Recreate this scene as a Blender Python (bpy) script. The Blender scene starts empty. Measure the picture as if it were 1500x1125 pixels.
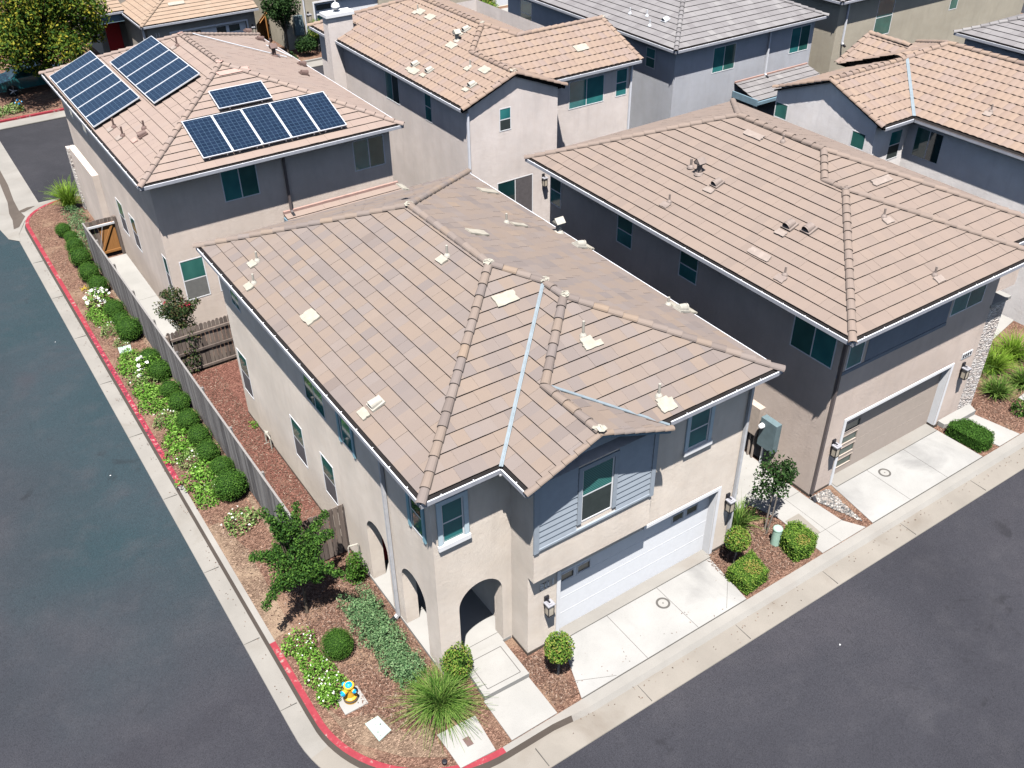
import bpy, math, random
from mathutils import Vector, Matrix
R = math.radians
rnd = random.Random(7)
S = bpy.context.scene
COL = S.collection

# ------------------------------------------------------------------ helpers
class MB:
    """collects faces (with a per-face tint and material slot) and links them as one mesh object"""
    def __init__(s): s.v = []; s.f = []; s.t = []; s.m = []
    def face(s, pts, tint=.5, m=0):
        n = len(s.v); s.v += [tuple(p) for p in pts]; s.f.append(tuple(range(n, n+len(pts)))); s.t.append(tint); s.m.append(m)
    def box(s, x0, x1, y0, y1, z0, z1, tint=.5, m=0):
        p = [(x0,y0,z0),(x1,y0,z0),(x1,y1,z0),(x0,y1,z0),(x0,y0,z1),(x1,y0,z1),(x1,y1,z1),(x0,y1,z1)]
        n = len(s.v); s.v += p
        for q in ((0,3,2,1),(4,5,6,7),(0,1,5,4),(1,2,6,5),(2,3,7,6),(3,0,4,7)):
            s.f.append(tuple(n+i for i in q)); s.t.append(tint); s.m.append(m)
    def obox(s, c, U, V, W, hu, hv, hw, tint=.5, m=0):
        c, U, V, W = Vector(c), Vector(U).normalized(), Vector(V).normalized(), Vector(W).normalized()
        p = [c + U*hu*a + V*hv*b + W*hw*d for d in (-1,1) for a, b in ((-1,-1),(1,-1),(1,1),(-1,1))]
        n = len(s.v); s.v += [tuple(q) for q in p]
        for q in ((0,3,2,1),(4,5,6,7),(0,1,5,4),(1,2,6,5),(2,3,7,6),(3,0,4,7)):
            s.f.append(tuple(n+i for i in q)); s.t.append(tint); s.m.append(m)
    def bar(s, p, q, w, h, tint=.5, m=0):
        p, q = Vector(p), Vector(q); d = (q-p).normalized()
        up = Vector((0,0,1)) if abs(d.z) < .95 else Vector((0,1,0))
        side = d.cross(up).normalized(); up = side.cross(d)
        s.obox((p+q)/2, d, side, up, (q-p).length/2, w/2, h/2, tint, m)
    def prism(s, poly, z0, z1, tint=.5, m=0):
        n = len(poly)
        s.face([(x,y,z1) for x,y in poly], tint, m); s.face([(x,y,z0) for x,y in reversed(poly)], tint, m)
        for i in range(n):
            a, b = poly[i], poly[(i+1)%n]
            s.face([(a[0],a[1],z0),(b[0],b[1],z0),(b[0],b[1],z1),(a[0],a[1],z1)], tint, m)
    def tube(s, pts, rad, n=8, tint=.5, m=0, cap=True):
        pts = [Vector(p) for p in pts]
        if not hasattr(rad, '__len__'): rad = [rad]*len(pts)
        rings = []; ref = None
        for i, p in enumerate(pts):
            d = (pts[min(i+1,len(pts)-1)] - pts[max(i-1,0)]).normalized()
            if ref is None:
                ref = d.cross(Vector((0,0,1)))
                if ref.length < .05: ref = Vector((1,0,0))
            a = (ref - d*ref.dot(d)).normalized(); b = d.cross(a); ref = a
            n0 = len(s.v)
            for k in range(n):
                t = 2*math.pi*k/n; s.v.append(tuple(p + (a*math.cos(t)+b*math.sin(t))*rad[i]))
            rings.append(n0)
        for r0, r1 in zip(rings, rings[1:]):
            for k in range(n):
                s.f.append((r0+k, r0+(k+1)%n, r1+(k+1)%n, r1+k)); s.t.append(tint); s.m.append(m)
        if cap:
            for r0 in (rings[0], rings[-1]):
                s.f.append(tuple(r0+k for k in range(n))); s.t.append(tint); s.m.append(m)
    def lathe(s, c, prof, n=16, tint=.5, m=0, axis=(0,0,1)):
        """prof: (radius, distance along the axis)"""
        ax = Vector(axis).normalized(); c = Vector(c)
        a = ax.cross(Vector((0,0,1)))
        if a.length < .05: a = Vector((1,0,0))
        a.normalize(); b = ax.cross(a); rings = []
        for r, h in prof:
            n0 = len(s.v); rings.append(n0)
            for k in range(n):
                t = 2*math.pi*k/n; s.v.append(tuple(c + ax*h + (a*math.cos(t)+b*math.sin(t))*r))
        for r0, r1 in zip(rings, rings[1:]):
            for k in range(n):
                s.f.append((r0+k, r0+(k+1)%n, r1+(k+1)%n, r1+k)); s.t.append(tint); s.m.append(m)
        for r0 in (rings[0], rings[-1]):
            s.f.append(tuple(r0+k for k in range(n))); s.t.append(tint); s.m.append(m)
    def mesh(s, name, mats, smooth=False):
        me = bpy.data.meshes.new(name); me.from_pydata(s.v, [], s.f)
        if not isinstance(mats, (list, tuple)): mats = [mats]
        for mt in mats: me.materials.append(mt)
        a = me.attributes.new('tint', 'FLOAT', 'FACE'); a.data.foreach_set('value', s.t)
        me.polygons.foreach_set('material_index', s.m)
        if smooth: me.polygons.foreach_set('use_smooth', [True]*len(s.f))
        me.update(); return me
    def build(s, name, mats, parent=None, smooth=False):
        off = Vector(); q = parent                        # vertices are in world space, parts are stored relative to their thing
        while q is not None: off += q.location; q = q.parent
        if off.length: s.v = [(x-off.x, y-off.y, z-off.z) for x, y, z in s.v]
        o = bpy.data.objects.new(name, s.mesh(name, mats, smooth)); COL.objects.link(o)
        if parent is not None: o.parent = parent
        return o

def tag(o, label=None, cat=None, group=None, kind=None):
    if label: o['label'] = label
    if cat: o['category'] = cat
    if group: o['group'] = group
    if kind: o['kind'] = kind
    return o
def thing(name, label, cat, group=None, loc=(0,0,0)):
    o = bpy.data.objects.new(name, None); COL.objects.link(o); o.location = loc; o.empty_display_size = .3
    return tag(o, label, cat, group)
def struct(name, mb, mat): return tag(mb.build(name, mat), kind='structure')

# ------------------------------------------------------------------ materials
def srgb(r, g, b):
    f = lambda c: ((c/255+.055)/1.055)**2.4 if c/255 > .04045 else c/255/12.92
    return (f(r), f(g), f(b), 1)
class NT:
    def __init__(s, name):
        s.mat = bpy.data.materials.new(name); s.mat.use_nodes = True; s.t = s.mat.node_tree
        s.b = s.t.nodes['Principled BSDF']; s.out = s.t.nodes['Material Output']
    def n(s, typ, **k):
        o = s.t.nodes.new(typ)
        for a, v in k.items(): setattr(o, a, v)
        return o
    def l(s, a, b): s.t.links.new(a, b)
    def coord(s): 
        if not hasattr(s, '_c'): s._c = s.n('ShaderNodeTexCoord').outputs['Object']
        return s._c
    def noise(s, scale, detail=4, rough=.6, vec=None, dist=0):
        o = s.n('ShaderNodeTexNoise'); o.inputs['Scale'].default_value = scale; o.inputs['Detail'].default_value = detail
        o.inputs['Roughness'].default_value = rough; o.inputs['Distortion'].default_value = dist
        s.l(vec or s.coord(), o.inputs['Vector']); return o.outputs['Fac']
    def stretch(s, sx, sy, sz):
        o = s.n('ShaderNodeMapping'); o.inputs['Scale'].default_value = (sx, sy, sz); s.l(s.coord(), o.inputs['Vector']); return o.outputs[0]
    def vor(s, scale, feature='F1', out='Color', vec=None):
        o = s.n('ShaderNodeTexVoronoi', feature=feature); o.inputs['Scale'].default_value = scale; s.l(vec or s.coord(), o.inputs['Vector']); return o.outputs[out]
    def attr(s, name='tint'): return s.n('ShaderNodeAttribute', attribute_name=name).outputs['Fac']
    def ramp(s, fac, stops, interp='LINEAR'):
        o = s.n('ShaderNodeValToRGB'); cr = o.color_ramp; cr.interpolation = interp
        while len(cr.elements) < len(stops): cr.elements.new(.5)
        for e, (p, c) in zip(cr.elements, stops):
            e.position = p; e.color = c if hasattr(c, '__len__') else (c, c, c, 1)
        s.l(fac, o.inputs[0]); return o.outputs[0]
    def mix(s, fac, a, b, mode='MIX'):
        o = s.n('ShaderNodeMix', data_type='RGBA', blend_type=mode)
        for i, v in ((0, fac), (6, a), (7, b)):
            if hasattr(v, 'is_linked'): s.l(v, o.inputs[i])
            else: o.inputs[i].default_value = v
        return o.outputs[2]
    def math(s, op, a, b=0):
        o = s.n('ShaderNodeMath', operation=op)
        for i, v in ((0, a), (1, b)):
            if hasattr(v, 'is_linked'): s.l(v, o.inputs[i])
            else: o.inputs[i].default_value = v
        return o.outputs[0]
    def bump(s, h, strength=.3, dist=.01):
        o = s.n('ShaderNodeBump'); o.inputs['Strength'].default_value = strength; o.inputs['Distance'].default_value = dist
        s.l(h, o.inputs['Height']); s.l(o.outputs[0], s.b.inputs['Normal'])
    def fin(s, col, rough=.8, spec=.3, metal=0):
        if hasattr(col, 'is_linked'): s.l(col, s.b.inputs['Base Color'])
        else: s.b.inputs['Base Color'].default_value = col
        if hasattr(rough, 'is_linked'): s.l(rough, s.b.inputs['Roughness'])
        else: s.b.inputs['Roughness'].default_value = rough
        s.b.inputs['Specular IOR Level'].default_value = spec; s.b.inputs['Metallic'].default_value = metal
        return s.mat
def plain(name, c, rough=.6, spec=.3, metal=0, var=.12):
    t = NT(name); n = t.noise(6, 5)
    d = tuple(x*(1-var) for x in c[:3])+(1,); b = tuple(min(1, x*(1+var)) for x in c[:3])+(1,)
    return t.fin(t.ramp(n, [(.3, d), (.7, b)]), rough, spec, metal)
def stucco(name, c, var=.11):
    t = NT(name)
    big = t.noise(.55, 5, .6); mid = t.noise(2.6, 5, .65); st = t.noise(1.6, 4, .6, t.stretch(2.2, 2.2, .35))
    fine = t.noise(55, 3, .7)
    lo = tuple(x*(1-var) for x in c[:3])+(1,); hi = tuple(min(1, x*(1+var)) for x in c[:3])+(1,)
    col = t.ramp(big, [(.32, lo), (.68, hi)])
    col = t.mix(t.math('MULTIPLY', t.math('SUBTRACT', mid, .42), .9), col, (c[0]*.9, c[1]*.84, c[2]*.78, 1))
    col = t.mix(t.ramp(st, [(.52, 0), (.78, .32)]), col, (c[0]*.72, c[1]*.7, c[2]*.7, 1))
    t.bump(t.math('ADD', fine, t.math('MULTIPLY', t.noise(9, 4), .8)), .4, .02)
    return t.fin(col, .95, .1)
def tile_mat(name, cols, dirt=.15):
    t = NT(name); a = t.attr('tint')
    n = len(cols); col = t.ramp(a, [(i/(n-1), c) for i, c in enumerate(cols)])
    streak = t.noise(3, 5, .7); col = t.mix(t.math('MULTIPLY', streak, .45), col, tuple(sum(c[i] for c in cols)/n*.78 for i in range(3))+(1,))
    sp = t.noise(45, 3, .7); col = t.mix(t.ramp(sp, [(.55, 0), (.75, dirt)]), col, (.10, .08, .07, 1))
    t.bump(t.noise(60, 3), .25, .006)
    return t.fin(col, .85, .2)
def leaf_mat(name, cols, trans=.25):
    t = NT(name); a = t.attr('tint'); n = len(cols)
    col = t.ramp(a, [(i/(n-1), c) for i, c in enumerate(cols)])
    m = t.fin(col, .75, .15)
    tr = t.n('ShaderNodeBsdfTranslucent'); t.l(col, tr.inputs['Color'])
    mx = t.n('ShaderNodeMixShader'); mx.inputs[0].default_value = trans
    t.l(t.b.outputs[0], mx.inputs[1]); t.l(tr.outputs[0], mx.inputs[2]); t.l(mx.outputs[0], t.out.inputs['Surface'])
    return m
def sc(c, k): return tuple(x*k for x in c[:3])+(1,)

M = {}
M['stucco_a'] = stucco('cream stucco', (.70, .62, .545, 1))
M['stucco_b'] = stucco('tan stucco', (.62, .53, .47, 1))
M['stucco_c'] = stucco('pale pink grey stucco', (.68, .61, .58, 1))
M['stucco_d'] = stucco('taupe stucco', (.58, .485, .43, 1))
M['stucco_e'] = stucco('pale grey stucco', (.78, .74, .73, 1))
M['stucco_f'] = stucco('blue grey stucco', (.44, .45, .49, 1))
M['stucco_j'] = stucco('olive stucco', (.42, .38, .31, 1))
M['stucco_g'] = stucco('grey brown stucco', (.36, .32, .28, 1))
M['band_d'] = stucco('slate band stucco', (.21, .235, .28, 1))
ta = [(.152,.124,.113,1),(.172,.147,.141,1),(.198,.160,.141,1),(.212,.165,.135,1),(.195,.166,.157,1),(.240,.180,.136,1)]
M['tile_a'] = tile_mat('blended flat concrete tile', [sc(c, 1.02) for c in ta])
td = [(.200,.158,.137,1),(.220,.173,.149,1),(.234,.182,.154,1),(.212,.169,.149,1)]
M['tile_d'] = tile_mat('tan flat concrete tile', td)
M['tile_b'] = tile_mat('sand pink concrete tile', [(.245,.19,.168,1),(.26,.20,.174,1),(.272,.21,.18,1),(.25,.20,.18,1)])
M['tile_c'] = tile_mat('terracotta barrel tile', [(.205,.152,.130,1),(.245,.180,.146,1),(.265,.195,.152,1),(.235,.180,.160,1),(.285,.208,.158,1)])
M['tile_f'] = tile_mat('grey flat concrete tile', [(.155,.145,.150,1),(.185,.175,.180,1),(.205,.195,.2,1),(.25,.24,.24,1)])
M['tile_g'] = tile_mat('sandy flat concrete tile', [(.28,.205,.155,1),(.30,.22,.165,1),(.31,.24,.185,1)])
M['mortar'] = plain('mortar', (.33,.31,.265,1), .9, .1)
M['patch'] = plain('cream roof flashing', (.32,.295,.25,1), .8, .2)
M['vent_a'] = plain('off white vent metal', (.36,.34,.30,1), .6)
M['vent_d'] = plain('tan vent metal', (.215,.175,.157,1), .6)
M['vent_b'] = plain('rust brown vent metal', (.13,.085,.075,1), .6)
M['flash_b'] = plain('red primed flashing', (.36,.235,.205,1), .7)
M['flash_steel'] = plain('galvanised valley metal', (.20,.24,.27,1), .55, .4, .1)
M['dark'] = plain('dark underlay and gutter shade', (.02,.018,.018,1), .95, .05)
M['white'] = plain('white painted trim', (.72,.72,.74,1), .5, .3, 0, .04)
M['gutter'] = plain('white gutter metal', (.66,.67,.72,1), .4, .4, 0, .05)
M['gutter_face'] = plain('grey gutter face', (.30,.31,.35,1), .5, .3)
M['soffit'] = plain('painted soffit', (.40,.40,.42,1), .8)
M['trim_side'] = plain('shade tinted window trim', (.22,.40,.48,1), .5, .3, 0, .04)  # trim under the eave, its bluish shade painted into the colour
M['fascia'] = plain('blue grey fascia', (.16,.24,.30,1), .7)
M['spout_light'] = plain('painted downspout', (.50,.50,.52,1), .5, .3)
M['spout_dark'] = plain('brown downspout', (.12,.10,.10,1), .5, .3)
M['trim_shade'] = plain('pale shade tinted window trim', (.50,.60,.66,1), .5, .3, 0, .04)  # white trim with the blue cast of shade mixed into its colour
M['siding'] = plain('blue grey lap siding', (.30,.34,.39,1), .7, .2, 0, .05)
def glass(name, c, c2, rough=.05):
    t = NT(name); n = t.noise(.9, 2); col = t.ramp(n, [(.35, c), (.7, c2)]); t.b.inputs['Coat Weight'].default_value = .4
    return t.fin(col, rough, .6)
M['glass'] = glass('tinted window glass', (.02,.14,.145,1), (.05,.24,.235,1))
M['glass_dark'] = glass('dark window glass', (.006,.03,.034,1), (.015,.05,.055,1))
M['glass_green'] = glass('green window glass', (.02,.095,.085,1), (.05,.17,.145,1))
t = NT('glass with blinds'); w = t.n('ShaderNodeTexWave', wave_type='BANDS', bands_direction='Z'); w.inputs['Scale'].default_value = 6.5; t.l(t.coord(), w.inputs['Vector'])
M['glass_blind'] = t.fin(t.ramp(w.outputs['Fac'], [(.25, (.012,.085,.08,1)), (.7, (.07,.24,.22,1))]), .07, .6)
M['screen'] = plain('grey insect screen', (.115,.105,.11,1), .8, .1)
M['screen_dark'] = plain('dark insect screen', (.035,.045,.045,1), .7, .2)
M['door_white'] = plain('white garage door', (.74,.75,.78,1), .5, .3, 0, .03)
M['door_tan'] = plain('tan garage door', (.42,.355,.31,1), .6, .2, 0, .04)
M['door_red'] = plain('red front door', (.35,.015,.025,1), .5)
M['frost'] = plain('frosted garage glass', (.14,.13,.105,1), .3, .5)
M['frost_green'] = plain('green garage glass', (.07,.10,.085,1), .15, .5)
M['black'] = plain('black metal', (.015,.015,.02,1), .5)
M['lamp_glass'] = plain('seeded lamp glass', (.42,.37,.30,1), .3, .5)
M['lamp_top'] = plain('grey lamp cap', (.30,.30,.33,1), .5)
M['num'] = plain('white house numeral', (.8,.8,.8,1), .5)
# stone veneer
t = NT('stacked stone veneer'); v = t.vor(5.5, 'F1', 'Color', t.stretch(1, 1, 2.6)); e = t.vor(5.5, 'DISTANCE_TO_EDGE', 'Distance', t.stretch(1, 1, 2.6))
c = t.ramp(v, [(0, (.40,.33,.30,1)), (.4, (.60,.54,.50,1)), (.7, (.74,.70,.67,1)), (1, (.52,.45,.43,1))])
c = t.mix(t.ramp(e, [(.01, 1), (.06, 0)]), c, (.05,.04,.045,1)); t.bump(e, .9, .06); M['stone'] = t.fin(c, .9, .15)
# solar cells
t = NT('solar cells'); br = t.n('ShaderNodeTexBrick', offset=0.0); br.inputs['Scale'].default_value = 1; br.inputs['Mortar Size'].default_value = .005
br.inputs['Brick Width'].default_value = .165; br.inputs['Row Height'].default_value = .165; br.inputs['Mortar Smooth'].default_value = .2
br.inputs['Color1'].default_value = (.007,.015,.033,1); br.inputs['Color2'].default_value = (.010,.020,.043,1); br.inputs['Mortar'].default_value = (.055,.095,.145,1)
uv = t.n('ShaderNodeUVMap'); t.l(uv.outputs[0], br.inputs['Vector']); M['cells'] = t.fin(br.outputs['Color'], .22, .5)
M['alu'] = plain('aluminium frame', (.66,.68,.72,1), .35, .5, .3, .03)

# ground materials
def asphalt(name, c1, c2, c3):
    t = NT(name); big = t.noise(.16, 6, .62, dist=.6); col = t.ramp(big, [(.36, c1), (.52, c2), (.66, c3)])
    mid = t.noise(1.3, 5, .6); col = t.mix(t.ramp(mid, [(.45, 0), (.8, .35)]), col, sc(c3, 1.45))
    f = t.noise(95, 2, .7); col = t.mix(t.ramp(f, [(.42, .55), (.52, 0)]), col, sc(c1, .35)); col = t.mix(t.ramp(f, [(.62, 0), (.74, .55)]), col, (.13,.13,.135,1))
    ck = t.noise(.5, 6, .65, t.stretch(1, .4, 1), 1.4); col = t.mix(t.ramp(ck, [(.60, 0), (.72, .35)]), col, (.012,.012,.014,1))
    t.bump(t.noise(140, 2), .5, .01); return t.fin(col, .88, .25)
M['asphalt'] = asphalt('worn asphalt', (.024,.024,.029,1), (.030,.030,.036,1), (.037,.036,.042,1))
M['asphalt_seal'] = asphalt('sealed teal asphalt', (.016,.030,.036,1), (.020,.032,.040,1), (.028,.034,.042,1))
def concrete(name, c, stain, amt=.5, dirt=(.11,.10,.095,1)):
    t = NT(name); big = t.noise(.7, 6, .6, dist=.3); col = t.ramp(big, [(.3, sc(c, .88)), (.7, sc(c, 1.1))])
    s2 = t.noise(.42, 5, .55, dist=.8); col = t.mix(t.ramp(s2, [(.52, 0), (.72, amt)]), col, stain)
    f = t.noise(60, 3, .7); col = t.mix(t.ramp(f, [(.55, 0), (.75, .35)]), col, dirt)
    t.bump(t.noise(80, 3), .2, .006); return t.fin(col, .9, .15)
M['conc'] = concrete('pale concrete', (.30,.292,.28,1), (.27,.265,.255,1), .55)
M['drive'] = concrete('driveway concrete', (.305,.30,.293,1), (.17,.168,.168,1), .9)
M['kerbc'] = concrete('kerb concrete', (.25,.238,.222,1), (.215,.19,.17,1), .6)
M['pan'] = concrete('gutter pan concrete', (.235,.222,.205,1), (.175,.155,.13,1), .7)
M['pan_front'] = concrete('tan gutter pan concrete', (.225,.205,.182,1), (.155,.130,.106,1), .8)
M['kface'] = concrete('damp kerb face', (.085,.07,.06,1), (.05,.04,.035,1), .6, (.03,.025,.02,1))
M['joint'] = plain('concrete joint', (.10,.095,.09,1), .95, .05)
t = NT('worn red kerb paint'); n = t.noise(5.5, 6, .7); n2 = t.noise(.8, 3)
fac = t.math('ADD', n, t.math('MULTIPLY', n2, .35)); c = t.ramp(fac, [(.45, (.20,.022,.034,1)), (.76, (.26,.036,.048,1)), (.82, (.28,.20,.18,1))])
M['redkerb'] = t.fin(c, .7, .25)
t = NT('weathered red kerb paint'); n = t.noise(7, 6, .7); c = t.ramp(n, [(.38, (.05,.03,.035,1)), (.47, (.22,.022,.042,1)), (.57, (.28,.036,.055,1)), (.63, (.30,.25,.22,1))])
M['redworn'] = t.fin(c, .8, .2)
def mulch(name, a, b, c, sand, amt):
    t = NT(name); v = t.vor(26, 'F1', 'Color', t.stretch(1, 1.7, 1)); sep = t.n('ShaderNodeSeparateColor'); t.l(v, sep.inputs[0])
    col = t.ramp(sep.outputs[0], [(0, a), (.45, b), (.8, c), (1, sc(c, 1.7))])
    n = t.noise(.75, 5, .65, dist=.5); col = t.mix(t.ramp(n, [(.62-amt*.5, 0), (.78-amt*.5, .85)]), col, sand)
    f = t.noise(38, 4, .7); col = t.mix(t.ramp(f, [(.34, .6), (.5, 0)]), col, sc(a, .5))
    t.bump(t.math('ADD', t.vor(26, 'F1', 'Distance', t.stretch(1, 1.7, 1)), t.noise(30, 3)), .7, .04); return t.fin(col, .95, .1)
M['mulch'] = mulch('bark mulch', (.08,.043,.031,1), (.15,.085,.062,1), (.215,.13,.096,1), (.27,.18,.125,1), .26)
M['mulch_red'] = mulch('red bark mulch', (.075,.033,.025,1), (.14,.062,.048,1), (.185,.09,.07,1), (.22,.13,.095,1), .12)
M['earth'] = mulch('bare sandy earth', (.10,.066,.047,1), (.165,.112,.081,1), (.235,.165,.12,1), (.31,.225,.16,1), .3)
M['dirt'] = mulch('dry lot soil', (.12,.085,.06,1), (.18,.13,.095,1), (.24,.18,.13,1), (.27,.2,.15,1), .3)
def wood(name, a, b, c):
    t = NT(name); tn = t.attr('tint'); g = t.noise(7, 6, .65, t.stretch(3, 3, .25), .4)
    col = t.mix(.55, t.ramp(tn, [(0, a), (.5, b), (1, c)]), t.ramp(g, [(.3, a), (.55, b), (.75, c)]))
    t.bump(g, .4, .01); return t.fin(col, .9, .1)
M['wood_grey'] = wood('weathered grey fence wood', (.06,.056,.058,1), (.165,.155,.153,1), (.33,.315,.305,1))
M['wood_brown'] = wood('weathered brown fence wood', (.06,.05,.047,1), (.17,.135,.118,1), (.31,.255,.215,1))
M['wood_new'] = wood('new orange cedar', (.26,.11,.035,1), (.36,.17,.06,1), (.42,.22,.09,1))
M['bark'] = wood('bark', (.06,.045,.035,1), (.11,.085,.065,1), (.17,.14,.11,1))
M['bark_grey'] = wood('grey bark', (.14,.115,.10,1), (.22,.19,.165,1), (.28,.25,.22,1))
# foliage
M['box'] = leaf_mat('boxwood leaves', [(.02,.055,.008,1),(.04,.105,.014,1),(.062,.15,.02,1),(.10,.20,.03,1)])
M['box_light'] = leaf_mat('light boxwood leaves', [(.03,.07,.01,1),(.07,.15,.02,1),(.13,.24,.03,1),(.20,.27,.05,1),(.26,.20,.06,1)])
M['juniper'] = leaf_mat('juniper foliage', [(.03,.075,.03,1),(.08,.165,.07,1),(.15,.26,.11,1),(.24,.35,.18,1)])
M['cover'] = leaf_mat('groundcover leaves', [(.04,.115,.01,1),(.095,.23,.025,1),(.17,.34,.05,1),(.27,.43,.10,1)])
M['cover_pale'] = leaf_mat('pale groundcover leaves', [(.05,.11,.02,1),(.12,.21,.05,1),(.21,.30,.10,1),(.32,.38,.18,1)])
M['crape'] = leaf_mat('crape myrtle leaves', [(.012,.038,.008,1),(.028,.078,.014,1),(.055,.13,.02,1),(.10,.20,.035,1)])
M['crape_dark'] = leaf_mat('dark crape leaves', [(.012,.028,.012,1),(.03,.06,.018,1),(.06,.09,.03,1),(.11,.07,.04,1)])
M['tree_gold'] = leaf_mat('yellowing tree leaves', [(.012,.03,.006,1),(.03,.075,.01,1),(.065,.12,.015,1),(.13,.17,.02,1),(.32,.27,.03,1)])
M['tree_dark'] = leaf_mat('dark tree leaves', [(.01,.028,.008,1),(.022,.055,.014,1),(.045,.09,.025,1)])
M['grass_blade'] = leaf_mat('strappy leaves', [(.02,.06,.012,1),(.06,.14,.02,1),(.13,.23,.04,1),(.23,.30,.09,1)])
M['grass_lime'] = leaf_mat('lime strappy leaves', [(.06,.14,.01,1),(.14,.26,.02,1),(.26,.38,.06,1)])
M['flower_white'] = leaf_mat('white petals', [(.75,.75,.68,1),(.85,.85,.8,1)])
M['flower_red'] = leaf_mat('red petals', [(.45,.03,.08,1),(.62,.06,.12,1)])
M['flower_yellow'] = leaf_mat('yellow leaves', [(.4,.28,.02,1),(.5,.38,.05,1)])
M['hyd_yellow'] = plain('yellow hydrant paint', (.62,.33,.025,1), .45, .4)
M['hyd_blue'] = plain('blue hydrant paint', (.01,.30,.62,1), .4, .4)
M['green_plastic'] = plain('pale green plastic', (.30,.44,.36,1), .6, .3, 0, .08)
M['green_lid'] = concrete('faded green lid', (.34,.42,.38,1), (.25,.32,.28,1), .6)
M['box_beige'] = plain('beige enamel', (.44,.37,.32,1), .5)
M['box_blue'] = plain('blue grey enamel', (.12,.17,.19,1), .5)
M['pebble'] = (lambda t: t.fin(t.ramp(t.attr(), [(0,(.05,.055,.06,1)),(.4,(.16,.15,.145,1)),(.7,(.25,.22,.2,1)),(1,(.40,.38,.36,1))]), .8, .2))(NT('river pebbles'))
M['car'] = plain('teal car paint', (.012,.09,.10,1), .2, .6)
M['tyre'] = plain('tyre rubber', (.012,.012,.013,1), .9)
M['chip'] = (lambda t: t.fin(t.ramp(t.attr(), [(0,(.055,.032,.024,1)),(.4,(.12,.072,.054,1)),(.75,(.19,.122,.094,1)),(1,(.30,.23,.185,1))]), .95, .1))(NT('bark chips'))

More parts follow.
